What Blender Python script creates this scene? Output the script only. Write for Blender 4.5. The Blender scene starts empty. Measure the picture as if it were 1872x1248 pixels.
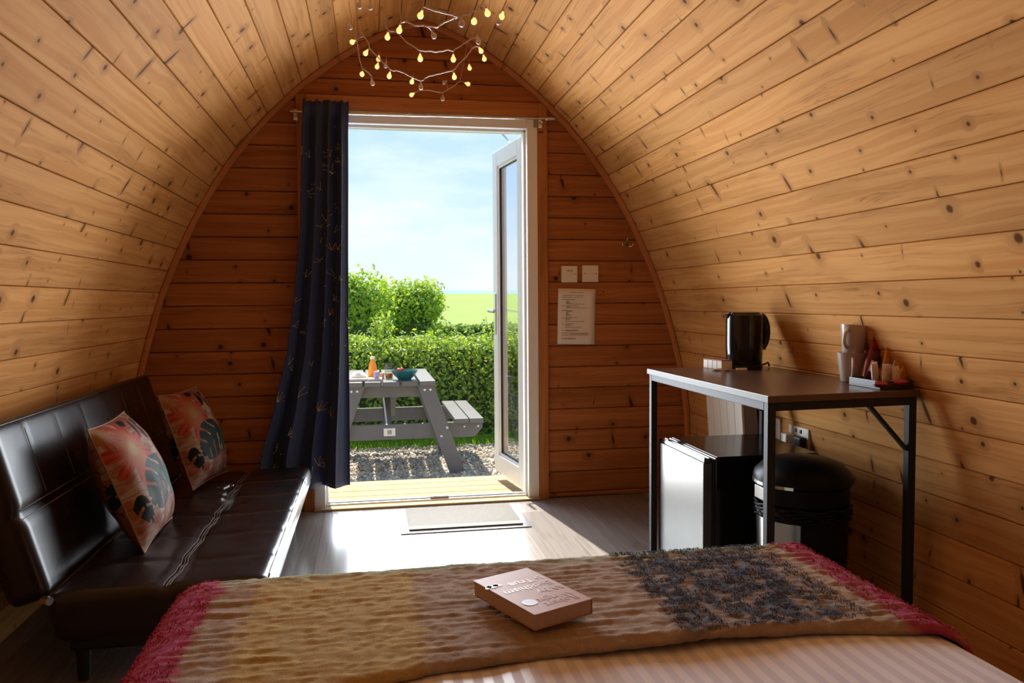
import bpy, bmesh, math, random
from mathutils import Vector, Matrix, Euler, noise as mnoise
random.seed(7)
R = math.radians
SC = bpy.context.scene
COL = SC.collection

# ------------------------------------------------------------------ camera
CAM_F, CAM_YAW, CAM_PITCH, CAM_ROLL = 1440.0, 10.241, 2.895, 0.4
CAM_H = 1.058
cam_d = bpy.data.cameras.new('camera')
cam = bpy.data.objects.new('camera', cam_d)
COL.objects.link(cam)
cam_d.sensor_width = 36.0
cam_d.lens = 36.0 * CAM_F / 1872.0
cam_d.clip_start = 0.02
cam_d.clip_end = 6000
_t, _p, _r = R(CAM_YAW), R(CAM_PITCH), R(CAM_ROLL)
_F = Vector((math.sin(_t) * math.cos(_p), math.cos(_t) * math.cos(_p), -math.sin(_p)))
_R = Vector((math.cos(_t), -math.sin(_t), 0))
_U = _R.cross(_F)
_R2 = _R * math.cos(_r) - _U * math.sin(_r)
_U2 = _U * math.cos(_r) + _R * math.sin(_r)
_m = Matrix((_R2, _U2, -_F)).transposed().to_4x4()
_m.translation = Vector((0, 0, CAM_H))
cam.matrix_world = _m
SC.camera = cam

# ------------------------------------------------------------------ exposure
SC.view_settings.view_transform = 'Standard'
SC.view_settings.look = 'None'
SC.view_settings.exposure = 0.0
SC.view_settings.gamma = 1.0
SC.view_settings.use_curve_mapping = False

SC.cycles.max_bounces = 8
SC.cycles.diffuse_bounces = 6
SC.cycles.glossy_bounces = 3
SC.cycles.transparent_max_bounces = 8
SC.cycles.sample_clamp_indirect = 6.0
SC.cycles.adaptive_threshold = 0.02

# ------------------------------------------------------------------ sky
SKY_STRENGTH = 1.28
world = bpy.data.worlds.new('sky')
SC.world = world
world.use_nodes = True
wt = world.node_tree
wt.nodes.clear()
def wn(t, **k):
    n = wt.nodes.new(t)
    for a, b in k.items():
        setattr(n, a, b)
    return n
w_out = wn('ShaderNodeOutputWorld'); w_bg = wn('ShaderNodeBackground')
w_tc = wn('ShaderNodeTexCoord'); w_sep = wn('ShaderNodeSeparateXYZ')
wt.links.new(w_tc.outputs['Generated'], w_sep.inputs[0])
w_ramp = wn('ShaderNodeValToRGB')
e = w_ramp.color_ramp.elements
e[0].position = 0.0; e[0].color = (0.74, 0.84, 0.90, 1)
e[1].position = 0.6; e[1].color = (0.30, 0.56, 0.92, 1)
for pos, c in ((0.06, (0.68, 0.82, 0.93, 1)), (0.14, (0.52, 0.71, 0.95, 1)), (0.26, (0.44, 0.65, 0.95, 1))):
    x = e.new(pos); x.color = c
wt.links.new(w_sep.outputs['Z'], w_ramp.inputs[0])
w_map = wn('ShaderNodeMapping'); w_map.inputs['Scale'].default_value = (2.2, 2.2, 8.0)
w_map.inputs['Location'].default_value = (1.3, 0.4, 0.7)
wt.links.new(w_tc.outputs['Generated'], w_map.inputs[0])
w_noi = wn('ShaderNodeTexNoise'); w_noi.inputs['Scale'].default_value = 1.6
w_noi.inputs['Detail'].default_value = 6; w_noi.inputs['Roughness'].default_value = 0.55
wt.links.new(w_map.outputs[0], w_noi.inputs['Vector'])
w_cr = wn('ShaderNodeValToRGB')
w_cr.color_ramp.elements[0].position = 0.46; w_cr.color_ramp.elements[0].color = (0, 0, 0, 1)
w_cr.color_ramp.elements[1].position = 0.72; w_cr.color_ramp.elements[1].color = (0.8, 0.8, 0.8, 1)
wt.links.new(w_noi.outputs[0], w_cr.inputs[0])
w_mix = wn('ShaderNodeMix', data_type='RGBA')
wt.links.new(w_cr.outputs[0], w_mix.inputs[0])
wt.links.new(w_ramp.outputs[0], w_mix.inputs[6])
w_mix.inputs[7].default_value = (0.90, 0.95, 0.98, 1)
wt.links.new(w_mix.outputs[2], w_bg.inputs[0])
w_bg.inputs[1].default_value = SKY_STRENGTH
wt.links.new(w_bg.outputs[0], w_out.inputs[0])

# ------------------------------------------------------------------ sun
SUN_AZ, SUN_EL, SUN_E = 8.7, 56.0, 12.5          # light travels towards -y, drifting to +x
sd = bpy.data.lights.new('sun', 'SUN'); so = bpy.data.objects.new('sun', sd); COL.objects.link(so)
sd.energy = SUN_E; sd.angle = R(0.6); sd.color = (1.0, 0.94, 0.84)
_d = Vector((math.sin(R(SUN_AZ)) * math.cos(R(SUN_EL)), -math.cos(R(SUN_AZ)) * math.cos(R(SUN_EL)), -math.sin(R(SUN_EL))))
so.rotation_euler = _d.to_track_quat('-Z', 'Y').to_euler()
so.location = (0, 12, 15)

# ------------------------------------------------------------------ area lamp added in the open doorway to boost the daylight indoors
DAY_BOOST_W = 58.0
ad = bpy.data.lights.new('doorway_boost_lamp', 'AREA'); ao = bpy.data.objects.new('doorway_boost_lamp', ad); COL.objects.link(ao)
ad.shape = 'RECTANGLE'; ad.size = 0.99; ad.size_y = 1.82; ad.energy = DAY_BOOST_W; ad.color = (0.87, 0.935, 1.0); ad.spread = R(112)
ao.location = (0.295, 4.20, 0.985)
ao.rotation_euler = Vector((0, -1, 0)).to_track_quat('-Z', 'Z').to_euler()

# ================================================================== helpers
LOC = {}
class MB:
    def __init__(s, M=None):
        s.v = []; s.f = []; s.uv = []; s.M = M
    def add(s, vs, fs, uvs=None):
        b = len(s.v)
        if s.M is not None:
            vs = [s.M @ Vector(p) for p in vs]
        s.v.extend([tuple(p) for p in vs])
        for i, f in enumerate(fs):
            s.f.append([b + k for k in f])
            s.uv.append(uvs[i] if uvs else None)
        return s
    def box(s, c, size, rot=None, bev=0.0, seg=2):
        bm = bmesh.new(); bmesh.ops.create_cube(bm, size=1.0)
        for v in bm.verts:
            v.co = Vector((v.co.x * size[0], v.co.y * size[1], v.co.z * size[2]))
        if bev > 0:
            bmesh.ops.bevel(bm, geom=list(bm.edges), offset=bev, segments=seg, profile=0.5, affect='EDGES')
        m = Matrix.Translation(c)
        if rot is not None:
            m = m @ (rot.to_4x4() if isinstance(rot, Matrix) else Euler(rot).to_matrix().to_4x4())
        bm.verts.ensure_lookup_table()
        vs = [m @ v.co for v in bm.verts]; fs = [[v.index for v in f.verts] for f in bm.faces]
        bm.free()
        return s.add(vs, fs)
    def span(s, a, b, bev=0.0, seg=2):
        c = [(a[i] + b[i]) / 2 for i in range(3)]; z = [abs(b[i] - a[i]) for i in range(3)]
        return s.box(c, z, None, bev, seg)
    def bar(s, a, b, w, h, up=(0, 0, 1), bev=0.0):
        a = Vector(a); b = Vector(b); d = b - a; L = d.length; z = d.normalized()
        x = Vector(up).cross(z); x.normalize(); y = z.cross(x)
        return s.box((a + b) / 2, (w, h, L), Matrix((x, y, z)).transposed(), bev)
    def tube(s, pts, r, n=8, closed=False, caps=True):
        pts = [Vector(p) for p in pts]; N = len(pts)
        rs = r if isinstance(r, (list, tuple)) else [r] * N
        vs = []; fs = []; prev = None
        for i, p in enumerate(pts):
            if closed: t = pts[(i + 1) % N] - pts[i - 1]
            else: t = pts[min(i + 1, N - 1)] - pts[max(i - 1, 0)]
            if t.length < 1e-9: t = Vector((0, 0, 1))
            t.normalize()
            if prev is None:
                a = Vector((0, 0, 1)) if abs(t.z) < 0.9 else Vector((1, 0, 0))
                x = a.cross(t).normalized()
            else:
                x = prev - t * prev.dot(t)
                x = x.normalized() if x.length > 1e-6 else Vector((1, 0, 0))
            prev = x; y = t.cross(x)
            for k in range(n):
                an = 2 * math.pi * k / n
                vs.append(p + (x * math.cos(an) + y * math.sin(an)) * rs[i])
        for i in range(N if closed else N - 1):
            j = (i + 1) % N
            for k in range(n):
                l = (k + 1) % n
                fs.append([i * n + k, i * n + l, j * n + l, j * n + k])
        if caps and not closed:
            fs.append(list(range(n))[::-1]); fs.append([(N - 1) * n + k for k in range(n)])
        return s.add(vs, fs)
    def lathe(s, prof, c, n=24, sx=1.0, sy=1.0, M=None):
        vs = []; fs = []
        for (r, z) in prof:
            for k in range(n):
                a = 2 * math.pi * k / n
                p = Vector((r * math.cos(a) * sx, r * math.sin(a) * sy, z))
                if M is not None: p = M @ p
                vs.append(p + Vector(c))
        for i in range(len(prof) - 1):
            for k in range(n):
                l = (k + 1) % n
                fs.append([i * n + k, i * n + l, (i + 1) * n + l, (i + 1) * n + k])
        if prof[0][0] > 1e-5: fs.append(list(range(n))[::-1])
        if prof[-1][0] > 1e-5: fs.append([(len(prof) - 1) * n + k for k in range(n)])
        return s.add(vs, fs)
    def grid(s, fn, nu, nv, uvfn=None, wrap=False):
        vs = [fn(i / nu, j / nv) for j in range(nv + 1) for i in range(nu + 1)]
        fs = []; us = []
        for j in range(nv):
            for i in range(nu):
                a = j * (nu + 1) + i
                fs.append([a, a + 1, a + nu + 2, a + nu + 1])
                if uvfn: us.append([uvfn(i / nu, j / nv), uvfn((i + 1) / nu, j / nv), uvfn((i + 1) / nu, (j + 1) / nv), uvfn(i / nu, (j + 1) / nv)])
        return s.add(vs, fs, us if uvfn else None)
    def prism(s, poly, f0, f1):
        n = len(poly); vs = [f0(p) for p in poly] + [f1(p) for p in poly]
        fs = [list(range(n))[::-1], [n + k for k in range(n)]]
        for k in range(n):
            l = (k + 1) % n; fs.append([k, l, n + l, n + k])
        return s.add(vs, fs)
    def build(s, name, mat, parent=None, smooth=False, kind=None, label=None, fixn=True):
        off = Vector(LOC.get(parent.name, (0, 0, 0))) if parent else Vector((0, 0, 0))
        me = bpy.data.meshes.new(name)
        me.from_pydata([(p[0] - off.x, p[1] - off.y, p[2] - off.z) for p in s.v], [], s.f)
        if any(u is not None for u in s.uv):
            ul = me.uv_layers.new(name='UVMap'); k = 0
            for fi, f in enumerate(s.f):
                u = s.uv[fi]
                for q in range(len(f)):
                    if u: ul.data[k].uv = u[q]
                    k += 1
        if fixn and len(s.f) < 60000:
            bm = bmesh.new(); bm.from_mesh(me); bmesh.ops.recalc_face_normals(bm, faces=bm.faces[:]); bm.to_mesh(me); bm.free()
        if smooth is True:
            me.shade_smooth()
        elif smooth:
            me.shade_smooth()
            me.set_sharp_from_angle(angle=R(smooth))
        me.materials.append(mat)
        o = bpy.data.objects.new(name, me); COL.objects.link(o)
        if parent: o.parent = parent
        LOC[o.name] = tuple(off)
        if kind: o['kind'] = kind
        if label: o['label'] = label
        return o
def thing(name, label, cat, loc, group=None):
    o = bpy.data.objects.new(name, None); COL.objects.link(o)
    o.location = loc; o.empty_display_size = 0.1
    LOC[o.name] = tuple(loc)
    o['label'] = label; o['category'] = cat
    if group: o['group'] = group
    return o
def tag(o, label, cat, group=None, kind=None):
    o['label'] = label; o['category'] = cat
    if group: o['group'] = group
    if kind: o['kind'] = kind
    return o
def rebase(o, loc):
    """move a one-mesh thing's origin to its base"""
    o.data.transform(Matrix.Translation(-Vector(loc))); o.location = loc; return o

# ---------------------------------------------------------------- materials
def newmat(name):
    m = bpy.data.materials.new(name); m.use_nodes = True
    nt = m.node_tree; b = nt.nodes.get('Principled BSDF')
    return m, nt, b
def nd(nt, t, **k):
    n = nt.nodes.new(t)
    for a, v in k.items(): setattr(n, a, v)
    return n
def mth(nt, op, a, b=None, c=None, clamp=False):
    n = nt.nodes.new('ShaderNodeMath'); n.operation = op; n.use_clamp = clamp
    for i, x in enumerate((a, b, c)):
        if x is None: continue
        if isinstance(x, (int, float)): n.inputs[i].default_value = x
        else: nt.links.new(x, n.inputs[i])
    return n.outputs[0]
def vcomb(nt, x, y, z=0.0):
    n = nt.nodes.new('ShaderNodeCombineXYZ')
    for i, q in enumerate((x, y, z)):
        if isinstance(q, (int, float)): n.inputs[i].default_value = q
        else: nt.links.new(q, n.inputs[i])
    return n.outputs[0]
def mixc(nt, f, a, b, mode='MIX'):
    n = nt.nodes.new('ShaderNodeMix'); n.data_type = 'RGBA'; n.blend_type = mode
    for i, q in ((0, f), (6, a), (7, b)):
        if isinstance(q, (int, float)): n.inputs[i].default_value = q
        elif isinstance(q, tuple): n.inputs[i].default_value = q if len(q) == 4 else q + (1,)
        else: nt.links.new(q, n.inputs[i])
    return n.outputs[2]
def mapr(nt, x, a, b, c, d, smooth=True):
    n = nt.nodes.new('ShaderNodeMapRange'); n.interpolation_type = 'SMOOTHSTEP' if smooth else 'LINEAR'
    for i, q in enumerate((x, a, b, c, d)):
        if isinstance(q, (int, float)): n.inputs[i].default_value = q
        else: nt.links.new(q, n.inputs[i])
    return n.outputs[0]
def noi(nt, vec, scale, detail=3, rough=0.5, dist=0.0):
    n = nt.nodes.new('ShaderNodeTexNoise'); n.inputs['Scale'].default_value = scale
    n.inputs['Detail'].default_value = detail; n.inputs['Roughness'].default_value = rough
    n.inputs['Distortion'].default_value = dist
    if vec is not None: nt.links.new(vec, n.inputs['Vector'])
    return n.outputs[0]
def bump(nt, b, h, strength=0.3, dist=0.01):
    n = nt.nodes.new('ShaderNodeBump'); n.inputs['Strength'].default_value = strength; n.inputs['Distance'].default_value = dist
    nt.links.new(h, n.inputs['Height']); nt.links.new(n.outputs[0], b.inputs['Normal'])
def plain(name, col, rough=0.5, metal=0.0, var=0.0, vscale=20.0, bmp=0.0, spec=None, emit=None, estr=0.0, coat=0.0):
    m, nt, b = newmat(name)
    b.inputs['Base Color'].default_value = col + (1,)
    b.inputs['Roughness'].default_value = rough; b.inputs['Metallic'].default_value = metal
    if spec is not None: b.inputs['Specular IOR Level'].default_value = spec
    if coat: b.inputs['Coat Weight'].default_value = coat; b.inputs['Coat Roughness'].default_value = 0.1
    tc = nd(nt, 'ShaderNodeTexCoord')
    n = noi(nt, tc.outputs['Object'], vscale, 3)
    if var:
        c2 = tuple(max(0, x * (1 - var)) for x in col); c1 = tuple(min(1, x * (1 + var)) for x in col)
        nt.links.new(mixc(nt, n, c1, c2), b.inputs['Base Color'])
    if bmp: bump(nt, b, n, bmp, 0.004)
    if emit: b.inputs['Emission Color'].default_value = emit + (1,); b.inputs['Emission Strength'].default_value = estr
    return m

def wood_mat(name, light, dark, knotc, vary=0.22, rough=0.5, kdens=0.62, kmax=0.0125, spec=0.015, bmp=0.15, spikes=True):
    m, nt, b = newmat(name)
    uv = nd(nt, 'ShaderNodeUVMap'); uv.uv_map = 'UVMap'
    sp = nd(nt, 'ShaderNodeSeparateXYZ'); nt.links.new(uv.outputs[0], sp.inputs[0])
    u, v = sp.outputs[0], sp.outputs[1]
    KU, KV = 4.6, 12.0
    P = vcomb(nt, mth(nt, 'MULTIPLY', u, KU), mth(nt, 'MULTIPLY', v, KV))
    vo = nd(nt, 'ShaderNodeTexVoronoi', voronoi_dimensions='2D', feature='F1'); vo.inputs['Scale'].default_value = 1.0
    nt.links.new(P, vo.inputs['Vector'])
    df = nd(nt, 'ShaderNodeVectorMath', operation='SUBTRACT'); nt.links.new(P, df.inputs[0]); nt.links.new(vo.outputs['Position'], df.inputs[1])
    dm = nd(nt, 'ShaderNodeVectorMath', operation='MULTIPLY'); nt.links.new(df.outputs[0], dm.inputs[0]); dm.inputs[1].default_value = (1 / KU, 1 / KV, 0)
    cs = nd(nt, 'ShaderNodeSeparateColor'); nt.links.new(vo.outputs['Color'], cs.inputs[0])
    sgn = nd(nt, 'ShaderNodeSeparateXYZ'); nt.links.new(dm.outputs[0], sgn.inputs[0])
    # some knots were sawn along the branch: long streaks across the board
    spk = mth(nt, 'GREATER_THAN', cs.outputs[2], 0.72 if spikes else 2.0)
    fy = mth(nt, 'SUBTRACT', 1.0, mth(nt, 'MULTIPLY', spk, 0.68)); fx = mth(nt, 'ADD', 1.0, mth(nt, 'MULTIPLY', spk, 0.6))
    skew = mth(nt, 'ADD', mth(nt, 'MULTIPLY', sgn.outputs[0], fx), mth(nt, 'MULTIPLY', mth(nt, 'MULTIPLY', sgn.outputs[1], spk), mth(nt, 'SUBTRACT', cs.outputs[1], 0.5)))
    ln = nd(nt, 'ShaderNodeVectorMath', operation='LENGTH'); nt.links.new(vcomb(nt, skew, mth(nt, 'MULTIPLY', sgn.outputs[1], fy)), ln.inputs[0])
    low = noi(nt, vcomb(nt, mth(nt, 'MULTIPLY', u, 1.6), mth(nt, 'MULTIPLY', v, 8.0)), 1.0, 3)
    d = mth(nt, 'ADD', ln.outputs['Value'], mth(nt, 'MULTIPLY', mth(nt, 'SUBTRACT', low, 0.5), 0.004))
    ex = mth(nt, 'LESS_THAN', cs.outputs[0], kdens)
    rad = mth(nt, 'MULTIPLY', mth(nt, 'ADD', 0.0030, mth(nt, 'MULTIPLY', mth(nt, 'POWER', cs.outputs[1], 2.0), kmax)), ex)
    kn = mth(nt, 'MULTIPLY', mapr(nt, d, mth(nt, 'MULTIPLY', rad, 0.55), mth(nt, 'MULTIPLY', rad, 1.25), 1.0, 0.0), ex)
    halo = mth(nt, 'MULTIPLY', mapr(nt, d, rad, mth(nt, 'MULTIPLY', rad, 4.5), 1.0, 0.0), ex)
    v2 = mth(nt, 'ADD', v, mth(nt, 'MULTIPLY', low, 0.07))
    v2 = mth(nt, 'SUBTRACT', v2, mth(nt, 'MULTIPLY', mth(nt, 'MULTIPLY', halo, sgn.outputs[1]), 0.75))
    g1 = noi(nt, vcomb(nt, mth(nt, 'MULTIPLY', u, 0.9), mth(nt, 'MULTIPLY', v2, 42.0)), 1.0, 3, 0.65)
    g = mapr(nt, g1, 0.32, 0.70, 0.0, 1.0)
    col = mixc(nt, g, light, dark)
    col = mixc(nt, mapr(nt, low, 0.48, 0.75, 0.0, 0.55), col, tuple(x * 0.72 for x in dark))
    # thin dark late-wood lines
    col = mixc(nt, mth(nt, 'MULTIPLY', mapr(nt, mth(nt, 'ABSOLUTE', mth(nt, 'SUBTRACT', g1, 0.53)), 0.0, 0.018, 0.55, 0.0), mapr(nt, low, 0.40, 0.62, 0.0, 1.0)), col, tuple(x * 0.45 for x in dark))
    oi = nd(nt, 'ShaderNodeObjectInfo')
    br = mth(nt, 'ADD', 1.0 - vary / 2, mth(nt, 'MULTIPLY', oi.outputs['Random'], vary))
    bw = nd(nt, 'ShaderNodeVectorMath', operation='SCALE'); nt.links.new(col, bw.inputs[0]); nt.links.new(br, bw.inputs['Scale'])
    c2 = mixc(nt, mth(nt, 'MULTIPLY', halo, 0.38), bw.outputs[0], tuple(x * 0.5 for x in dark))
    c3 = mixc(nt, mth(nt, 'MULTIPLY', kn, 0.9), c2, knotc)
    nt.links.new(c3, b.inputs['Base Color'])
    b.inputs['Roughness'].default_value = rough
    b.inputs['Specular IOR Level'].default_value = spec
    b.inputs['Specular Tint'].default_value = (1.0, 0.78, 0.5, 1) if spec < 0.3 else (1, 1, 1, 1)
    bump(nt, b, mth(nt, 'ADD', mth(nt, 'MULTIPLY', g, -0.2), mth(nt, 'MULTIPLY', kn, 0.3)), bmp, 0.002)
    return m
M = {}
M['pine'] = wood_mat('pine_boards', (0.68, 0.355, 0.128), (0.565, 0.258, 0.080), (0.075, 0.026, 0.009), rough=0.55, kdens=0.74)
M['pine_end'] = wood_mat('pine_gable_boards', (0.43, 0.168, 0.058), (0.33, 0.118, 0.038), (0.045, 0.014, 0.006), kdens=0.45, rough=0.55)  # pine again, with the end wall's low light put into a darker colour
M['pine_trim'] = wood_mat('pine_trim', (0.50, 0.215, 0.08), (0.40, 0.155, 0.052), (0.06, 0.02, 0.01), kdens=0.15, rough=0.55)
M['shell'] = plain('dark_backing', (0.16, 0.075, 0.03), 0.8, var=0.2)
M['laminate'] = wood_mat('grey_laminate', (0.235, 0.215, 0.20), (0.20, 0.18, 0.165), (0.2, 0.17, 0.15), vary=0.25, rough=0.20, kdens=0.0, spec=0.5, bmp=0.03, spikes=False)
M['deck'] = wood_mat('deck_boards', (0.46, 0.36, 0.22), (0.38, 0.29, 0.17), (0.3, 0.2, 0.1), vary=0.15, rough=0.7, kdens=0.12)
M['upvc'] = plain('white_upvc', (0.84, 0.85, 0.84), 0.28, var=0.02)
M['rubber'] = plain('black_seal', (0.015, 0.015, 0.017), 0.5, var=0.2)
M['chrome'] = plain('brushed_chrome', (0.72, 0.72, 0.73), 0.22, 1.0, var=0.03)
M['steel'] = plain('steel_dark', (0.28, 0.28, 0.29), 0.32, 1.0, var=0.1)
M['plastic_white'] = plain('white_plastic', (0.78, 0.74, 0.66), 0.35, var=0.02)
M['paper'] = plain('paper', (0.82, 0.78, 0.74), 0.8, var=0.02)
M['ink'] = plain('ink', (0.10, 0.08, 0.075), 0.8, var=0.1)
M['black_gloss'] = plain('black_gloss_plastic', (0.008, 0.008, 0.009), 0.13, var=0.1)
M['black_satin'] = plain('black_satin', (0.008, 0.008, 0.009), 0.5, var=0.1)
M['black_metal'] = plain('black_powder_coat', (0.022, 0.023, 0.025), 0.55, var=0.15, vscale=80, spec=0.22)
M['bin_black'] = plain('black_bin_plastic', (0.006, 0.006, 0.007), 0.4, var=0.1, spec=0.14)

def glass_mat(name, tint=(1, 1, 1), rough=0.0):
    m, nt, b = newmat(name)
    nt.nodes.remove(b)
    out = nt.nodes.get('Material Output')
    tr = nd(nt, 'ShaderNodeBsdfTransparent'); tr.inputs[0].default_value = tuple(0.93 * x for x in tint) + (1,)
    gl = nd(nt, 'ShaderNodeBsdfGlossy'); gl.inputs['Roughness'].default_value = rough
    fr = nd(nt, 'ShaderNodeFresnel'); ge = nd(nt, 'ShaderNodeNewGeometry')
    nt.links.new(mapr(nt, ge.outputs['Backfacing'], 0, 1, 1.5, 1 / 1.5, False), fr.inputs[0])
    mx = nd(nt, 'ShaderNodeMixShader')
    nt.links.new(fr.outputs[0], mx.inputs[0]); nt.links.new(tr.outputs[0], mx.inputs[1]); nt.links.new(gl.outputs[0], mx.inputs[2])
    nt.links.new(mx.outputs[0], out.inputs[0])
    return m
M['glass'] = glass_mat('pane_glass')

# ================================================================== setting: the pod
D = 4.10; Y0 = -1.30; XC = 0.285; PW = 0.115
PROF = [(0.0, 1.435), (0.15, 1.448), (0.30, 1.452), (0.45, 1.446), (0.58, 1.43), (0.70, 1.405), (0.82, 1.376), (0.95, 1.340), (1.05, 1.311), (1.145, 1.277), (1.25, 1.235),
        (1.343, 1.192), (1.466, 1.134), (1.575, 1.075), (1.704, 0.995), (1.783, 0.940), (1.88, 0.866), (2.005, 0.755), (2.127, 0.628), (2.188, 0.555),
        (2.263, 0.458), (2.36, 0.310), (2.42, 0.198), (2.462, 0.10), (2.486, 0.0)]
def hw(z):
    if z <= 0: return PROF[0][1]
    for (a, b), (c, d) in zip(PROF, PROF[1:]):
        if a <= z <= c:
            t = (z - a) / (c - a); return b + (d - b) * t
    return 0.0
# arc-length walk from the apex down
def walk():
    pts = [(w, z) for z, w in PROF][::-1]
    seg = []
    for (a, b), (c, d) in zip(pts, pts[1:]):
        n = 40
        for i in range(n): seg.append((a + (c - a) * i / n, b + (d - b) * i / n))
    seg.append(pts[-1])
    L = [0.0]
    for p, q in zip(seg, seg[1:]): L.append(L[-1] + math.hypot(q[0] - p[0], q[1] - p[1]))
    return seg, L
SEG, SL = walk()
def arc(s):
    if s <= 0: return SEG[0]
    if s >= SL[-1]: return SEG[-1]
    import bisect
    i = bisect.bisect_left(SL, s)
    t = (s - SL[i - 1]) / (SL[i] - SL[i - 1] + 1e-9)
    return (SEG[i - 1][0] + (SEG[i][0] - SEG[i - 1][0]) * t, SEG[i - 1][1] + (SEG[i][1] - SEG[i - 1][1]) * t)
# outer shell behind the boards: left wall, right wall, ceiling
TH = 0.018
def outn(p, q):
    dx, dz = q[0] - p[0], q[1] - p[1]; l = math.hypot(dx, dz); return (-dz / l, dx / l)
S_WALL = 0.0
for k in range(len(SL)):
    if SEG[k][1] < 1.30: S_WALL = SL[k]; break
def shell(name, s0, s1, sides):
    mb = MB(); n = 14
    for sg in sides:
        for i in range(n):
            a = arc(s0 + (s1 - s0) * i / n); b = arc(s0 + (s1 - s0) * (i + 1) / n)
            def P(p, o):
                l = math.hypot(p[0] / 1.45, (p[1]) / 2.4) or 1
                nx, nz = p[0] / 1.45 / l, max(0.0, p[1] - 0.4) / 2.4 / l
                ll = math.hypot(nx, nz) or 1
                return (XC + sg * (p[0] + nx / ll * o), p[1] + nz / ll * o)
            a0, b0, a1, b1 = P(a, TH + 0.001), P(b, TH + 0.001), P(a, 0.09), P(b, 0.09)
            vs = []
            for yy in (Y0 - 0.02, D + 0.10):
                for q in (a0, b0, b1, a1): vs.append((q[0], yy, q[1]))
            mb.add(vs, [[0, 1, 5, 4], [1, 2, 6, 5], [2, 3, 7, 6], [3, 0, 4, 7], [0, 3, 2, 1], [4, 5, 6, 7]])
    return mb.build(name, M['shell'], kind='structure')
ST = {'L': shell('wall_left', S_WALL, SL[-1], (-1,)), 'R': shell('wall_right', S_WALL, SL[-1], (1,)), 'C': shell('ceiling', 0, S_WALL, (-1, 1))}
# boards
nb = int(SL[-1] / PW) + 1
bi = 0
for sg in (-1, 1):
    for i in range(nb):
        s0, s1 = i * PW, min((i + 1) * PW, SL[-1])
        if s1 - s0 < 0.02: continue
        p, q = arc(s0), arc(s1)
        t = (q[0] - p[0], q[1] - p[1]); l = math.hypot(*t); t = (t[0] / l, t[1] / l)
        n_ = (-t[1], t[0])
        if n_[0] * 1.0 + n_[1] * 0.6 < 0: n_ = (-n_[0], -n_[1])
        g, ch = 0.0010, 0.0030
        prof = [(g, TH), (g, ch), (g + ch, 0.0), (l - g - ch, 0.0), (l - g, ch), (l - g, TH)]
        jit = random.uniform(-0.0012, 0.0012)
        vs = []; us = []
        for yy in (Y0, D - 0.002):
            for (a, o) in prof:
                vs.append((XC + sg * (p[0] + t[0] * a + n_[0] * (o + jit)), yy, p[1] + t[1] * a + n_[1] * (o + jit)))
        uo, vo_ = bi * 7.37 + random.random(), bi * 0.61
        fs = []; uvs = []
        for k in range(5):
            fs.append([k, k + 1, k + 7, k + 6])
            a0, a1 = prof[k][0], prof[k + 1][0]
            uvs.append([(uo, vo_ + a0), (uo, vo_ + a1), (uo + 5.4, vo_ + a1), (uo + 5.4, vo_ + a0)])
        mb = MB(); mb.add(vs, fs, uvs)
        par = ST['C'] if s0 < S_WALL - 0.05 else ST['L' if sg < 0 else 'R']
        mb.build('plank', M['pine'], par)
        bi += 1

# gable wall with the doorway
DX0, DX1, DZ1 = -0.292, 0.883, 2.022
AX0, AX1, AZ1 = DX0 - 0.052, DX1 + 0.052, DZ1 + 0.075        # architrave outer
wf = MB()
N = 40
def gable_poly(mb, x0f, x1f, z0, z1, ya, yb, n=1):
    pl = [(x0f(z0 + (z1 - z0) * i / n), z0 + (z1 - z0) * i / n) for i in range(n + 1)] + [(x1f(z1 - (z1 - z0) * i / n), z1 - (z1 - z0) * i / n) for i in range(n + 1)]
    mb.prism(pl, lambda p: (p[0], ya, p[1]), lambda p: (p[0], yb, p[1]))
XL = lambda z: XC - hw(z) - 0.02
XR = lambda z: XC + hw(z) + 0.02
gable_poly(wf, XL, lambda z: DX0 - 0.001, -0.05, DZ1, D + 0.019, D + 0.10, 10)
gable_poly(wf, lambda z: DX1 + 0.001, XR, -0.05, DZ1, D + 0.019, D + 0.10, 10)
gable_poly(wf, XL, XR, DZ1 + 0.001, 2.48, D + 0.019, D + 0.10, 12)
WF = wf.build('wall_front', M['shell'], kind='structure')
def gplank(x0f, x1f, z0, z1, i):
    g, ch = 0.0015, 0.004
    n = 5; vs = []; fs = []; uvs = []
    rows = [(z0 + g, 0.018), (z0 + g, ch), (z0 + g + ch, 0)] + [(z0 + g + ch + (z1 - z0 - 2 * g - 2 * ch) * k / 4, 0) for k in range(1, 4)] + [(z1 - g - ch, 0), (z1 - g, ch), (z1 - g, 0.018)]
    uo, vo_ = i * 5.13 + 300, i * 0.43 + 50
    for (z, o) in rows:
        for f in (x0f, x1f): vs.append((f(z), D + o, z))
    for k in range(len(rows) - 1):
        a = 2 * k; fs.append([a, a + 1, a + 3, a + 2])
        uvs.append([(uo + vs[q][0], vo_ + rows[k + (1 if q >= a + 2 else 0)][0] - z0) for q in (a, a + 1, a + 3, a + 2)])
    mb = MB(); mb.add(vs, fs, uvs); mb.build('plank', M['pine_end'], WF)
GP = 0.1135; k = 0
z = 0.0
zoff = 0.025
rows_ = []
zz = -GP + zoff
while zz < 2.48:
    rows_.append((max(zz, 0.0), min(zz + GP, 2.476))); zz += GP
for (a, b) in rows_:
    if b - a < 0.012: continue
    if a < AZ1 - 0.02:
        b2 = b
        gplank(lambda z: XC - hw(z), lambda z: AX0, a, b2, k); k += 1
        gplank(lambda z: AX1, lambda z: XC + hw(z), a, b2, k); k += 1
        if b > AZ1:
            gplank(lambda z: AX0, lambda z: AX1, AZ1, b, k); k += 1
    else:
        gplank(lambda z: XC - hw(z), lambda z: XC + hw(z), a, b, k); k += 1
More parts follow.
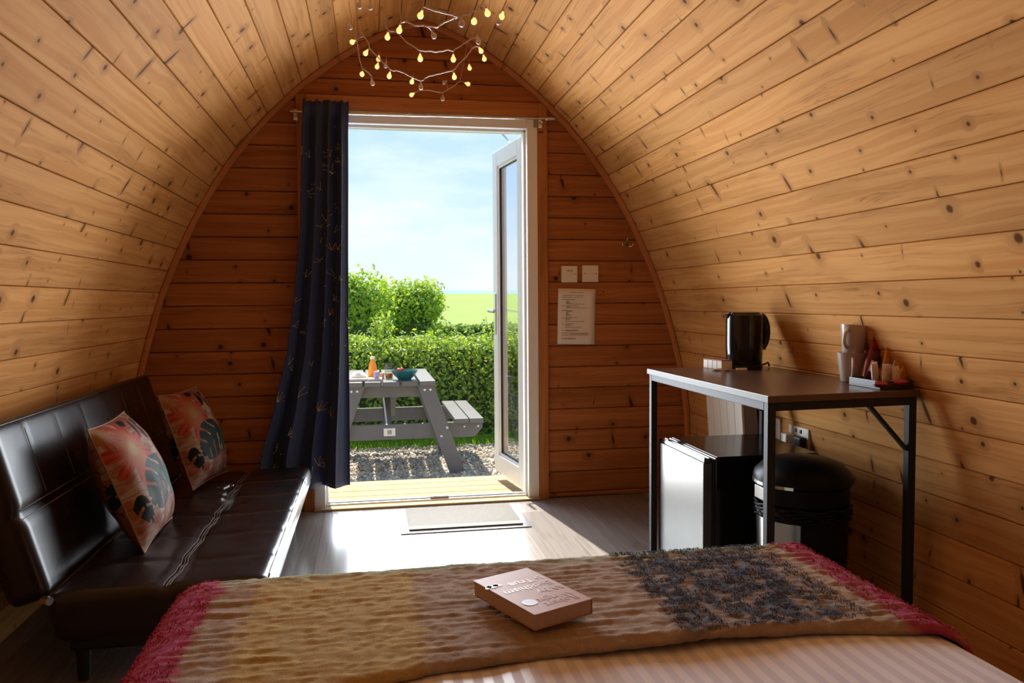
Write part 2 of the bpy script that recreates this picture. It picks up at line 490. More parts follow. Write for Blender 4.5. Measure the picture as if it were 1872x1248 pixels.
# rear wall and its boards
wb = MB(); gable_poly(wb, XL, XR, -0.05, 2.48, Y0 - 0.10, Y0 - 0.019, 24)
WB = wb.build('wall_back', M['shell'], kind='structure')
for (a, b) in rows_:
    if b - a < 0.012: continue
    mb = MB()
    gable_poly(mb, lambda z: XC - hw(z), lambda z: XC + hw(z), a + 0.0015, b - 0.0015, Y0 - 0.018, Y0 - 0.001, 4)
    mb.uv = [[(v_[0] + k * 3.1, v_[2]) for v_ in [mb.v[q] for q in f]] for f in mb.f]
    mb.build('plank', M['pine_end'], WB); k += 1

def uvbox(mb, ulong='x', off=0.0):
    ax = {'x': 0, 'y': 1, 'z': 2}[ulong]
    out = []
    for f in mb.f:
        us = []
        P = [mb.v[q] for q in f]
        oth = [i for i in range(3) if i != ax]
        rng = [max(p[i] for p in P) - min(p[i] for p in P) for i in oth]
        j = oth[0] if rng[0] >= rng[1] else oth[1]
        for p in P: us.append((p[ax] + off, p[j] + off * 0.37))
        out.append(us)
    mb.uv = out; return mb
# arched cover strip where the boards meet the gable
tr = MB()
ring = []
for sg in (-1, 1):
    pts = []
    for i in range(61):
        w, z = arc(SL[-1] * i / 60); pts.append((w, z))
    vs = []; 
    for i, (w, z) in enumerate(pts):
        a = pts[max(i - 1, 0)]; b = pts[min(i + 1, 60)]
        if i == 0: a = (-b[0], b[1])
        tx, tz = b[0] - a[0], b[1] - a[1]; l = math.hypot(tx, tz); tx /= l; tz /= l
        nx, nz = tz, -tx                   # inward normal
        if nx * w + nz * (z - 0.8) > 0: nx, nz = -nx, -nz
        for (o, y) in ((0.0, D - 0.001), (0.0, D - 0.022), (0.006, D - 0.027), (0.020, D - 0.024), (0.027, D - 0.014), (0.027, D - 0.001)):
            vs.append((XC + sg * (w + nx * o), y, z + nz * o))
    fs = []; uvs = []
    for i in range(60):
        for q in range(6):
            r2 = (q + 1) % 6
            fs.append([i * 6 + q, i * 6 + r2, (i + 1) * 6 + r2, (i + 1) * 6 + q])
            uvs.append([(i * 0.05, q * 0.006), (i * 0.05, q * 0.006 + 0.006), (i * 0.05 + 0.05, q * 0.006 + 0.006), (i * 0.05 + 0.05, q * 0.006)])
    tr.add(vs, fs, uvs)
tr.build('trim_1', M['pine_trim'], kind='structure', smooth=40)
# wooden architrave round the doorway
mb = MB(); mb.span((DX1 + 0.001, D - 0.016, 0.0), (AX1, D - 0.0005, AZ1 - 0.002), 0.003); uvbox(mb, 'z', 3.3)
T2 = mb.build('trim_2', M['pine_trim'], kind='structure')
mb = MB(); mb.span((AX0, D - 0.016, 0.0), (DX0 - 0.001, D - 0.0005, AZ1 - 0.002), 0.003); uvbox(mb, 'z', 7.7)
mb.build('trim_3', M['pine_trim'], kind='structure')
mb = MB(); mb.span((DX0 - 0.001, D - 0.016, DZ1 + 0.001), (DX1 + 0.001, D - 0.0005, AZ1 - 0.002), 0.003); uvbox(mb, 'x', 5.1)
mb.build('trim_4', M['pine_trim'], kind='structure')

# floor
fl = MB(); fl.span((XC - 1.6, Y0 - 0.1, -0.12), (XC + 1.6, D + 0.0, -0.0125))
FLOOR = fl.build('floor', M['shell'], kind='structure')
PWD = 0.188; nx_ = 0
xx = XC - 1.46
while xx < XC + 1.46:
    yy = Y0 - random.uniform(0, 1.1)
    while yy < D - 0.005:
        y2 = min(yy + 1.22, D - 0.005)
        a = max(yy, Y0)
        if y2 - a > 0.03:
            mb = MB(); x1 = min(xx + PWD, XC + 1.455)
            mb.span((xx + 0.0004, a + 0.0004, -0.012), (x1 - 0.0004, y2 - 0.0004, 0.0))
            uvbox(mb, 'y', nx_ * 3.17 + 11)
            mb.build('floor_plank', M['laminate'], FLOOR)
        yy = y2; nx_ += 1
    xx += PWD

# ------------------------------------------------------------------ door frame and leaves
FR = MB()
ya, yb = D - 0.012, D + 0.085
FRt = thing('door_1', 'white plastic frame lining the open doorway', 'door frame', ((DX0 + DX1) / 2, D + 0.03, 0))
del FRt['category']; FRt['kind'] = 'structure'
JW = 0.058
def pbox(name, a, b, mat, par, bev=0.004, **k):
    mb = MB(); mb.span(a, b, bev); return mb.build(name, mat, par, **k)
for nm, xa, xb in (('jamb', DX0, DX0 + JW), ('jamb', DX1 - JW, DX1)):
    mb = MB(); mb.span((xa, ya, 0.0), (xb, yb, DZ1), 0.005)
    # stepped rebate
    if xa < 0: mb.span((xb - 0.004, D + 0.03, 0.02), (xb + 0.012, yb - 0.004, DZ1 - 0.02), 0.003)
    else: mb.span((xa - 0.012, D + 0.03, 0.02), (xa + 0.004, yb - 0.004, DZ1 - 0.02), 0.003)
    mb.build(nm, M['upvc'], FRt)
mb = MB(); mb.span((DX0 + JW, ya, DZ1 - 0.062), (DX1 - JW, yb, DZ1), 0.005); mb.span((DX0 + JW, D + 0.03, DZ1 - 0.074), (DX1 - JW, yb - 0.004, DZ1 - 0.058), 0.003)
mb.build('head', M['upvc'], FRt)
mb = MB(); mb.span((DX0 + JW, D + 0.02, -0.01), (DX1 - JW, yb, 0.022), 0.004)
mb.build('threshold', M['upvc'], FRt)
mb = MB(); mb.span((DX0 + JW, D + 0.035, 0.022), (DX1 - JW, D + 0.045, 0.026), 0.001); mb.build('threshold_seal', M['rubber'], FRt)
mb = MB(); mb.span((DX0, D - 0.045, 0.0), (DX1, D + 0.019, 0.012), 0.003); uvbox(mb, 'x', 2.2); mb.build('sill_strip', M['deck'], FRt)
mb = MB(); mb.span((0.30, D + 0.028, 0.023), (0.40, D + 0.055, 0.034), 0.003); mb.build('bolt_keep', M['steel'], FRt)
mb = MB(); mb.span((DX1 - 0.022, D - 0.016, DZ1 - 0.055), (DX1 - 0.006, D - 0.011, DZ1 - 0.002), 0.001); mb.build('corner_plate', M['steel'], FRt)

def door_leaf(name, hinge, ang, flip, label):
    """leaf hinged at (x,y); local u runs from hinge to free edge, inside face towards local -v"""
    W, Z0, Z1, T = 0.54, 0.035, 1.945, 0.062
    t = thing(name, label, 'door', (hinge[0], hinge[1], Z0))
    del t['category']; t['kind'] = 'structure'
    Mx = Matrix.Translation((hinge[0], hinge[1], 0)) @ Matrix.Rotation(ang, 4, 'Z')
    if flip: Mx = Mx @ Matrix.Scale(-1, 4, (0, 1, 0))
    st = 0.085
    def P(nm, a, b, mat, bev=0.004, par=t):
        mb = MB(Mx); mb.span(a, b, bev); return mb.build(nm, mat, par)
    P('stile', (0, -T, Z0), (st, 0, Z1), M['upvc']); P('stile', (W - st, -T, Z0), (W, 0, Z1), M['upvc'])
    P('rail', (st, -T, Z0), (W - st, 0, Z0 + 0.105), M['upvc']); P('rail', (st, -T, Z1 - 0.09), (W - st, 0, Z1), M['upvc'])
    # glazing beads, seal and the pane
    mb = MB(Mx)
    for (a, b) in (((st, Z0 + 0.105), (st + 0.014, Z1 - 0.09)), ((W - st - 0.014, Z0 + 0.105), (W - st, Z1 - 0.09)), ((st, Z0 + 0.105), (W - st, Z0 + 0.119)), ((st, Z1 - 0.104), (W - st, Z1 - 0.09))):
        mb.span((a[0], -T + 0.008, a[1]), (b[0], -T + 0.020, b[1]), 0.002)
    mb.build('glazing_bead', M['upvc'], t)
    mb = MB(Mx)
    for (a, b) in (((st + 0.012, Z0 + 0.117), (st + 0.017, Z1 - 0.102)), ((W - st - 0.017, Z0 + 0.117), (W - st - 0.012, Z1 - 0.102)), ((st + 0.012, Z0 + 0.117), (W - st - 0.012, Z0 + 0.122)), ((st + 0.012, Z1 - 0.107), (W - st - 0.012, Z1 - 0.102))):
        mb.span((a[0], -T + 0.014, a[1]), (b[0], -T + 0.026, b[1]))
    mb.build('seal', M['rubber'], t)
    P('pane', (st + 0.002, -T + 0.024, Z0 + 0.107), (W - st - 0.002, -T + 0.030, Z1 - 0.092), M['glass'], 0)
    h = P('handle_plate', (W - 0.062, -T - 0.008, 0.86), (W - 0.030, -T, 1.11), M['chrome'], 0.003)
    mb = MB(Mx); mb.tube([(W - 0.046, -T - 0.004, 1.005), (W - 0.046, -T - 0.045, 1.005)], 0.009, 10)
    mb.tube([(W - 0.046, -T - 0.045, 1.005), (W - 0.075, -T - 0.050, 1.005), (W - 0.165, -T - 0.048, 1.000)], [0.009, 0.010, 0.008], 10)
    mb.build('lever', M['chrome'], h, smooth=40)
    for zz in (0.25, 1.0, 1.75):
        mb = MB(Mx); mb.tube([(-0.004, -0.004, zz - 0.045), (-0.004, -0.004, zz + 0.045)], 0.008, 10); mb.build('hinge', M['upvc'], t, smooth=40)
    return t
LEAF = door_leaf('door_2', (0.876, D + 0.092), R(180 - 82), True, 'white glazed door leaf swung open outwards with chrome lever handle')
door_leaf('door_3', (DX0 + 0.004, D + 0.092), R(102), False, 'white glazed door leaf folded back outside behind the curtain')
stay = MB(); stay.bar((0.70, D + 0.07, 1.958), (0.79, D + 0.30, 1.952), 0.012, 0.004); stay.build('stay_arm', M['chrome'], FRt)

# ================================================================== outside
GZ = -0.37
def terrain(x, y):
    if y < 9.2: z = GZ
    elif y < 30: z = GZ - 0.35 * (y - 9.2) / 20.8
    else: z = -0.72 + (y - 30) * 0.0283 - max(0, x - 8) * 0.006
    return z
def leafmat(name, c1, c2, c3, trans=0.45):
    m, nt, b = newmat(name)
    g = nd(nt, 'ShaderNodeNewGeometry')
    rp = nd(nt, 'ShaderNodeValToRGB'); rp.color_ramp.elements[0].color = c1 + (1,); rp.color_ramp.elements[1].color = c3 + (1,)
    x = rp.color_ramp.elements.new(0.5); x.color = c2 + (1,)
    nt.links.new(g.outputs['Random Per Island'], rp.inputs[0])
    nt.links.new(rp.outputs[0], b.inputs['Base Color']); b.inputs['Roughness'].default_value = 0.45
    t = nd(nt, 'ShaderNodeBsdfTranslucent')
    nt.links.new(mixc(nt, 1.0, rp.outputs[0], (1.0, 1.0, 0.45), 'MULTIPLY'), t.inputs[0])
    mx = nd(nt, 'ShaderNodeMixShader'); mx.inputs[0].default_value = trans
    out = nt.nodes.get('Material Output')
    nt.links.new(b.outputs[0], mx.inputs[1]); nt.links.new(t.outputs[0], mx.inputs[2]); nt.links.new(mx.outputs[0], out.inputs[0])
    return m
def groundmat(name, c1, c2, scale, rough=0.9):
    m, nt, b = newmat(name)
    tc = nd(nt, 'ShaderNodeTexCoord')
    n = noi(nt, tc.outputs['Object'], scale, 5, 0.6)
    nt.links.new(mixc(nt, mapr(nt, n, 0.3, 0.7, 0, 1), c1, c2), b.inputs['Base Color']); b.inputs['Roughness'].default_value = rough
    bump(nt, b, n, 0.5, 0.02)
    return m
M['gravel'] = groundmat('gravel_bed', (0.30, 0.26, 0.22), (0.42, 0.37, 0.31), 60)
M['grass'] = groundmat('meadow', (0.125, 0.195, 0.010), (0.155, 0.235, 0.014), 0.25)
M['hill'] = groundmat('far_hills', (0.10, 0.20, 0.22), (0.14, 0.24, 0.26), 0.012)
M['leaf_hedge'] = leafmat('hedge_leaves', (0.10, 0.18, 0.03), (0.27, 0.40, 0.05), (0.50, 0.58, 0.09), 0.5)
M['leaf_bush'] = leafmat('bush_leaves', (0.22, 0.37, 0.06), (0.34, 0.49, 0.07), (0.52, 0.60, 0.09), 0.5)
M['leaf_far'] = leafmat('far_hedge_leaves', (0.09, 0.17, 0.04), (0.17, 0.27, 0.06), (0.30, 0.38, 0.10))
M['leaf_brown'] = leafmat('brown_leaves', (0.22, 0.17, 0.04), (0.30, 0.24, 0.05), (0.25, 0.25, 0.05))
M['blade'] = leafmat('grass_blades', (0.20, 0.36, 0.03), (0.28, 0.46, 0.03), (0.34, 0.50, 0.05), 0.6)
M['twig'] = plain('twigs', (0.10, 0.07, 0.04), 0.8, var=0.3)
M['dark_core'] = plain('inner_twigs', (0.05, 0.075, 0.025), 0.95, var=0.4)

mb = MB()
ys = [3.0, 5, 7.6, 9.2, 12, 16, 20, 25, 30, 40, 60, 90, 120, 150]
vs = []; fs = []
nxg = 21
for y in ys:
    for i in range(nxg):
        x = -1 + (i / (nxg - 1) - 0.5) * (24 + y * 2.6); vs.append((x, y, terrain(x, y) - (0.012 if y < 8 else 0)))
for j in range(len(ys) - 1):
    for i in range(nxg - 1):
        a = j * nxg + i; fs.append([a, a + 1, a + nxg + 1, a + nxg])
mb.add(vs, fs); mb.build('meadow_ground', M['grass'], kind='structure', smooth=True)
mb = MB(); mb.grid(lambda u, v: (-5 + 12 * u, 3.4 + 4.35 * v, GZ + 0.012 * mnoise.noise((u * 30, v * 12, 0))), 60, 26)
mb.build('gravel_ground', M['gravel'], kind='structure', smooth=True)
# far hills
mb = MB()
def hillp(u, v):
    x = -2600 + 5200 * u
    h = 34 + 3.0 * math.sin(u * 31) + 1.6 * math.sin(u * 117 + 1) - 3 * u
    return (x, 1500 + 500 * v, -30 + (h + 30) * min(1, v * 1.2))
mb.grid(hillp, 120, 5); mb.build('hills', M['hill'], kind='structure', smooth=True)

# loose stones
ico = bmesh.new(); bmesh.ops.create_icosphere(ico, subdivisions=1, radius=1.0)
IV = [v.co.copy() for v in ico.verts]; IF = [[v.index for v in f.verts] for f in ico.faces]; ico.free()
rnd = random.Random(3)
vs = []; fs = []
for k in range(8500):
    if k < 6500: x, y = rnd.uniform(-0.9, 1.9), rnd.uniform(5.2, 7.75)
    else: x, y = rnd.uniform(-3, 4.5), rnd.uniform(4.8, 7.75)
    r = rnd.uniform(0.009, 0.021)
    rot = Euler((rnd.random() * 6, rnd.random() * 6, rnd.random() * 6)).to_matrix()
    sc = Vector((rnd.uniform(.8, 1.4), rnd.uniform(.7, 1.1), rnd.uniform(.5, .9))) * r
    b = len(vs)
    for v in IV:
        p = rot @ Vector((v.x * sc.x, v.y * sc.y, v.z * sc.z)); vs.append((x + p.x, y + p.y, GZ + r * 0.35 + p.z))
    fs.extend([[b + q for q in f] for f in IF])
m, nt, b = newmat('pebbles')
g = nd(nt, 'ShaderNodeNewGeometry'); rp = nd(nt, 'ShaderNodeValToRGB')
rp.color_ramp.elements[0].color = (0.28, 0.235, 0.18, 1); rp.color_ramp.elements[1].color = (0.64, 0.54, 0.40, 1)
nt.links.new(g.outputs['Random Per Island'], rp.inputs[0]); nt.links.new(rp.outputs[0], b.inputs['Base Color']); b.inputs['Roughness'].default_value = 0.85
M['pebble'] = m
mb = MB(); mb.v = vs; mb.f = fs; mb.uv = [None] * len(fs)
o = mb.build('gravel_stones', M['pebble'], fixn=False); tag(o, 'loose pale grey gravel around the picnic table', 'gravel', kind='stuff')
# grass blades
vs = []; fs = []
for k in range(5200):
    x, y = rnd.uniform(-3.5, 5.0), rnd.uniform(7.66, 8.25)
    h = rnd.uniform(0.03, 0.085) * (1.5 if rnd.random() < .06 else 1); w = 0.005; a = rnd.random() * 6.28
    dx, dy = math.cos(a) * w, math.sin(a) * w; lx, ly = rnd.uniform(-.04, .04), rnd.uniform(-.04, .04)
    b = len(vs)
    vs += [(x - dx, y - dy, GZ - .01), (x + dx, y + dy, GZ - .01), (x + dx * .7 + lx * .4, y + dy * .7 + ly * .4, GZ + h * .6), (x - dx * .7 + lx * .4, y - dy * .7 + ly * .4, GZ + h * .6), (x + lx, y + ly, GZ + h)]
    fs += [[b, b + 1, b + 2, b + 3], [b + 3, b + 2, b + 4]]
mb = MB(); mb.v = vs; mb.f = fs; mb.uv = [None] * len(fs)
o = mb.build('grass_strip', M['blade'], fixn=False); tag(o, 'bright grass growing along the foot of the hedge', 'grass', kind='stuff')

# foliage
def leaves(points, size, rnd, spread=0.9):
    vs = []; fs = []
    for (p, nrm) in points:
        s = size * rnd.uniform(0.6, 1.35)
        n = (Vector(nrm) + Vector((rnd.uniform(-1, 1), rnd.uniform(-1, 1), rnd.uniform(-1, 1))) * spread)
        if n.length < 1e-3: n = Vector((0, 0, 1))
        n.normalize()
        t = n.cross(Vector((rnd.uniform(-1, 1), rnd.uniform(-1, 1), rnd.uniform(-1, 1))))
        if t.length < 1e-3: continue
        t.normalize(); w = n.cross(t); p = Vector(p); b = len(vs)
        vs += [tuple(p - t * s), tuple(p + w * s * .48 - t * s * .1 + n * s * .16), tuple(p + t * s), tuple(p - w * s * .48 - t * s * .1 + n * s * .16)]
        fs += [[b, b + 1, b + 2], [b, b + 2, b + 3]]
    mb = MB(); mb.v = vs; mb.f = fs; mb.uv = [None] * len(fs); return mb
def hedge(name, label, x0, x1, y0, depth, zb, ztop, n, size, mat, seed, group=None):
    r = random.Random(seed)
    t = thing(name, label, 'hedge', ((x0 + x1) / 2, y0 + depth / 2, zb), group)
    def top(x, y): return ztop + 0.09 * mnoise.noise((x * 1.7, y * 2, seed)) + 0.05 * mnoise.noise((x * 6, y * 5, seed + 3))
    def front(x, z): return y0 + 0.10 * mnoise.noise((x * 2, z * 3, seed + 9)) + 0.06 * mnoise.noise((x * 7, z * 7, seed))
    pts = []
    for k in range(n):
        x = r.uniform(x0, x1)
        if r.random() < 0.6:
            z = zb + (ztop - zb) * (r.random() ** 0.85); y = front(x, z) + r.random() ** 2 * 0.22; pts.append(((x, y, z), (0, -1, .35)))
        else:
            y = y0 + depth * r.random(); z = top(x, y) - r.random() ** 2 * 0.18
            if r.random() < .07: z += r.random() * .10
            pts.append(((x, y, z), (0, -.2, 1)))
    leaves(pts, size, r).build('foliage', mat, t, kind='stuff', fixn=False)
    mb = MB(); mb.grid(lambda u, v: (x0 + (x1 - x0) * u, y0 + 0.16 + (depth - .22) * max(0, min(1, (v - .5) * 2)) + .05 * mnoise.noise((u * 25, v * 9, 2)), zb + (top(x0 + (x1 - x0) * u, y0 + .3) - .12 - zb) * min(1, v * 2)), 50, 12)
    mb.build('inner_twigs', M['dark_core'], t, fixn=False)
    mb = MB()
    for k in range(40):
        x = r.uniform(x0, x1); y = y0 + r.uniform(.12, depth - .1); z1 = zb + (ztop - zb) * r.uniform(.5, .95)
        mb.tube([(x, y, zb - .02), (x + r.uniform(-.08, .08), y, (zb + z1) / 2), (x + r.uniform(-.15, .15), y, z1)], [.012, .009, .004], 5)
    mb.build('stems', M['twig'], t, kind='stuff')
    return t
hedge('clipped_hedge', 'long leafy clipped hedge behind the picnic table', -4.5, 6.5, 8.22, 0.95, GZ, 0.66, 46000, 0.026, M['leaf_hedge'], 11)
hedge('field_hedge', 'low distant hedge along the near edge of the green field', -6, 16, 27, 1.6, -0.75, 0.22, 9000, 0.09, M['leaf_far'], 5)
def bush(name, label, c, rx, ry, rz, n, size, mat, seed, cat='bush', group=None, shoots=0):
    r = random.Random(seed); gz = terrain(c[0], c[1])
    t = thing(name, label, cat, (c[0], c[1], gz), group)
    pts = []
    lob = [(Vector((r.uniform(-.55, .55) * rx, r.uniform(-.5, .5) * ry, r.uniform(-.35, .55) * rz)), r.uniform(.42, .62)) for _ in range(11)]
    for k in range(n):
        L, q = r.choice(lob)
        d = Vector((r.gauss(0, 1), r.gauss(0, 1), r.gauss(0, 1))).normalized()
        if d.z < -.6: d.z *= -.3
        f = q * (1 - r.random() ** 2 * .5) * (1 + .45 * mnoise.noise(d * 3.5 + Vector((seed, 0, 0))))
        p = Vector(c) + L + Vector((d.x * rx * f, d.y * ry * f, d.z * rz * f))
        if p.z < gz: p.z = gz + r.random() * .3
        pts.append((p, d))
    for k in range(shoots):
        x, y = c[0] + r.uniform(-.8, .8) * rx, c[1] + r.uniform(-.5, .5) * ry
        z0 = c[2] + rz * r.uniform(.45, .8); h = r.uniform(.15, .38); lx = r.uniform(-.15, .15)
        for i in range(26):
            q = r.random(); pts.append((Vector((x + lx * q + r.gauss(0, .03), y + r.gauss(0, .03), z0 + h * q)), (r.uniform(-1, 1), r.uniform(-1, 1), .3)))
    leaves(pts, size, r).build('foliage', mat, t, kind='stuff', fixn=False)
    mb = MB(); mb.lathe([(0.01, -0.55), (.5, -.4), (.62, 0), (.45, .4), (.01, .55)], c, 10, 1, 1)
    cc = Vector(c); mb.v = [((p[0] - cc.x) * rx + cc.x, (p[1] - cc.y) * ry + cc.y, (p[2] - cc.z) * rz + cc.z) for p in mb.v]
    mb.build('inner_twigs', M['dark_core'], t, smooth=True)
    mb = MB()
    for k in range(7):
        a = r.random() * 6.28
        mb.tube([(c[0] + math.cos(a) * .1, c[1] + math.sin(a) * .1, gz), (c[0] + math.cos(a) * rx * .3, c[1] + math.sin(a) * ry * .3, c[2] - rz * .2), (c[0] + math.cos(a) * rx * .5, c[1] + math.sin(a) * ry * .5, c[2] + rz * .3)], [.05, .03, .01], 6)
    mb.build('stems', M['twig'], t, kind='stuff')
    return t
bush('willow_bush', 'tall feathery light green bush rising beside the curtain edge', (-0.42, 18.6, 0.42), 1.12, 0.8, 1.25, 15000, 0.055, M['leaf_bush'], 21, shoots=22, group='bushes beyond the hedge')
bush('willow_bush', 'rounded bright green bush standing left of the open field', (1.04, 20.9, 0.42), 0.95, 0.8, 1.18, 13000, 0.055, M['leaf_bush'], 22, shoots=8, group='bushes beyond the hedge')
bush('brown_bush', 'russet topped bush peeping out behind the bright green bush', (1.75, 31, 0.55), 0.85, 0.8, 1.25, 4000, 0.07, M['leaf_brown'], 23)
bush('willow_bush', 'green bush far left hidden mostly behind the curtain', (-3.6, 20, 0.45), 1.4, 1.0, 1.2, 8000, 0.06, M['leaf_bush'], 24, group='bushes beyond the hedge')
# young shoots above the clipped hedge
def sapling(label, x, y, z0, h, n, seed):
    r = random.Random(seed); t = thing('hedge_sapling', label, 'sapling', (x, y, GZ), 'young shoots above the hedge')
    mb = MB(); pts = []
    for b in range(5):
        lx = r.uniform(-.14, .14); hh = h * r.uniform(.55, 1)
        line = [(x, y, GZ), (x + lx * .4, y, z0), (x + lx, y + r.uniform(-.05, .05), z0 + hh)]
        mb.tube(line, [.008, .006, .002], 5)
        for i in range(n):
            q = r.random(); pts.append((Vector((x + lx * (.4 + .6 * q) + r.gauss(0, .035), y + r.gauss(0, .03), z0 + hh * q)), (r.uniform(-1, 1), -1, .5)))
    mb.build('stems', M['twig'], t, kind='stuff')
    leaves(pts, 0.026, r).build('foliage', M['leaf_bush'], t, kind='stuff', fixn=False)
sapling('leafy young shoot standing highest above the clipped hedge', 0.12, 8.55, 0.55, 0.46, 60, 4)
sapling('small twiggy shoot poking above the hedge near the open door leaf', 1.36, 8.5, 0.5, 0.45, 16, 6)
sapling('short leafy shoot above the middle of the hedge', 0.78, 8.45, 0.5, 0.26, 28, 8)

# deck step outside the doorway
dk = thing('deck_step', 'sunlit pale wooden step of narrow boards outside the doorway', 'step', (0.3, 4.5, GZ))
yy = D + 0.105; q = 0
while yy < 4.74:
    mb = MB(); mb.span((-0.75, yy, -0.052), (1.40, yy + 0.118, -0.025), 0.003); uvbox(mb, 'x', 20 + q * 1.7); mb.build('board', M['deck'], dk); yy += 0.124; q += 1
for x in (-0.7, 0.3, 1.3):
    mb = MB(); mb.span((x, D + 0.11, GZ - 0.01), (x + 0.06, 4.72, -0.053)); uvbox(mb, 'y', 4); mb.build('joist', M['deck'], dk)

# ------------------------------------------------------------------ picnic table
M['grey_paint'] = plain('grey_painted_wood', (0.135, 0.13, 0.125), 0.38, var=0.15, vscale=12, bmp=0.15)
M['bolt'] = plain('galvanised_bolt', (0.75, 0.74, 0.72), 0.35, 0.7, var=0.05)
PX, PY0, PY1 = 0.165, 6.45, 7.65
TZ = 0.415
pt = thing('picnic_table', 'dark grey wooden picnic table with attached benches on the gravel', 'picnic table', (PX, (PY0 + PY1) / 2, GZ))
for i in range(5):
    w = 0.130; x = PX - 0.36 + i * 0.1475
    mb = MB(); mb.span((x, PY0, TZ - 0.040), (x + w, PY1, TZ), 0.004); mb.build('tabletop_slat', M['grey_paint'], pt)
BZ = 0.095
for sx in (-1, 1):
    for i in range(2):
        xa = PX + sx * (0.515 + i * 0.124); mb = MB(); mb.span((min(xa, xa + sx * 0.116), PY0 + 0.0, BZ - 0.038), (max(xa, xa + sx * 0.116), PY1, BZ), 0.004)
        mb.build('bench_slat', M['grey_paint'], pt)
for fy in (PY0 + 0.02, PY1 - 0.13):
    mb = MB(); mb.span((PX - 0.34, fy + 0.046, TZ - 0.135), (PX + 0.355, fy + 0.09, TZ - 0.041), 0.003); mb.build('top_bearer', M['grey_paint'], pt)
    mb = MB()
    mb.prism([(-0.755, BZ - 0.04), (0.755, BZ - 0.04), (0.755, BZ - 0.09), (0.69, BZ - 0.165), (-0.69, BZ - 0.165), (-0.755, BZ - 0.09)], lambda p: (PX + p[0], fy + 0.046, p[1]), lambda p: (PX + p[0], fy + 0.09, p[1]))
    mb.build('seat_bearer', M['grey_paint'], pt)
    for sx in (-1, 1):
        mb = MB()
        a = [(0.215, TZ - 0.042), (0.350, TZ - 0.042), (0.605, GZ + 0.0), (0.475, GZ + 0.0)]
        mb.prism([(sx * p[0], p[1]) for p in a], lambda p: (PX + p[0], fy, p[1]), lambda p: (PX + p[0], fy + 0.044, p[1]))
        lg = mb.build('leg', M['grey_paint'], pt)
        if fy < 7:
            for (bx, bz) in ((0.272, TZ - 0.075), (0.318, TZ - 0.075), (0.405, BZ - 0.145), (0.452, BZ - 0.075), (0.60, BZ - 0.075), (0.715, BZ - 0.075)):
                yq = fy - 0.006 if bx < 0.5 else fy + 0.040
                mb = MB(); mb.lathe([(0.0001, -0.008), (0.009, -0.005), (0.012, 0.0), (0.012, 0.008)], (PX + sx * bx, yq + 0.004, bz), 12, M=Matrix.Rotation(R(-90), 4, 'X')); mb.build('bolt', M['bolt'], lg, smooth=50)
for k, dx in enumerate((-0.035, 0.025)):
    mb = MB()
    if k == 0: mb.bar((PX + dx, PY0 + 0.10, BZ - 0.09), (PX + dx, PY0 + 0.50, TZ - 0.045), 0.042, 0.07, up=(1, 0, 0))
    else: mb.bar((PX + dx, PY1 - 0.18, BZ - 0.09), (PX + dx, PY1 - 0.6, TZ - 0.045), 0.042, 0.07, up=(1, 0, 0))
    mb.build('diagonal_brace', M['grey_paint'], pt)
mb = MB(); mb.span((PX - 0.065, PY0 + 0.06, BZ - 0.135), (PX + 0.03, PY0 + 0.067, BZ - 0.07), 0.002); pl = mb.build('name_plate', M['bolt'], pt)
mb = MB(); mb.span((PX - 0.034, PY0 + 0.0585, BZ - 0.12), (PX + 0.0, PY0 + 0.0602, BZ - 0.085)); mb.build('plate_print', plain('plate_print', (0.3, 0.3, 0.3), 0.5, var=.1), pl)
# breakfast on the picnic table
M['orange'] = plain('orange_juice', (0.95, 0.30, 0.015), 0.35, var=0.06)
M['teal'] = plain('teal_glaze', (0.015, 0.105, 0.105), 0.25, var=0.15)
M['board_wood'] = plain('pale_serving_board', (0.60, 0.48, 0.36), 0.5, var=0.1)
M['lilac'] = plain('lilac_pot', (0.45, 0.38, 0.60), 0.4, var=0.05)
M['red'] = plain('strawberry_red', (0.55, 0.05, 0.03), 0.4, var=0.2)
yb_ = PY0 + 0.14
def bottle():
    x, y = PX - 0.145, PY0 + 0.30; t = thing('juice_bottle', 'orange juice bottle with a pale cap on the picnic table', 'bottle', (x, y, TZ))
    mb = MB(); mb.lathe([(0.0001, 0), (0.036, 0.0), (0.038, 0.01), (0.038, 0.075), (0.030, 0.115), (0.019, 0.150), (0.018, 0.165)], (x, y, TZ + 0.001), 20); mb.build('juice', M['orange'], t, smooth=50)
    mb = MB(); mb.lathe([(0.020, 0.165), (0.021, 0.168), (0.021, 0.186), (0.0001, 0.188)], (x, y, TZ + 0.001), 16); mb.build('cap', M['plastic_white'], t, smooth=50)
bottle()
x, y = PX - 0.01, PY0 + 0.24
t = thing('drinking_glass', 'tall clear tumbler with orange juice in its base', 'glass', (x, y, TZ))
mb = MB(); mb.lathe([(0.0001, 0.002), (0.030, 0.002), (0.042, 0.135), (0.040, 0.135), (0.029, 0.006), (0.0001, 0.006)], (x, y, TZ), 20); mb.build('tumbler', glass_mat('tumbler_glass', (0.9, 0.95, 0.95)), t, smooth=50)
mb = MB(); mb.lathe([(0.0001, 0.008), (0.028, 0.008), (0.032, 0.05), (0.0001, 0.05)], (x, y, TZ), 20); mb.build('juice', M['orange'], t, smooth=50)
x, y = PX + 0.115, PY0 + 0.13
t = thing('teal_bowl', 'wide dark teal bowl standing on the picnic table', 'bowl', (x, y, TZ))
mb = MB(); mb.lathe([(0.0001, 0.001), (0.055, 0.001), (0.055, 0.010), (0.085, 0.038), (0.112, 0.082), (0.108, 0.082), (0.080, 0.045), (0.050, 0.016), (0.0001, 0.014)], (x, y, TZ), 28); mb.build('bowl', M['teal'], t, smooth=50)
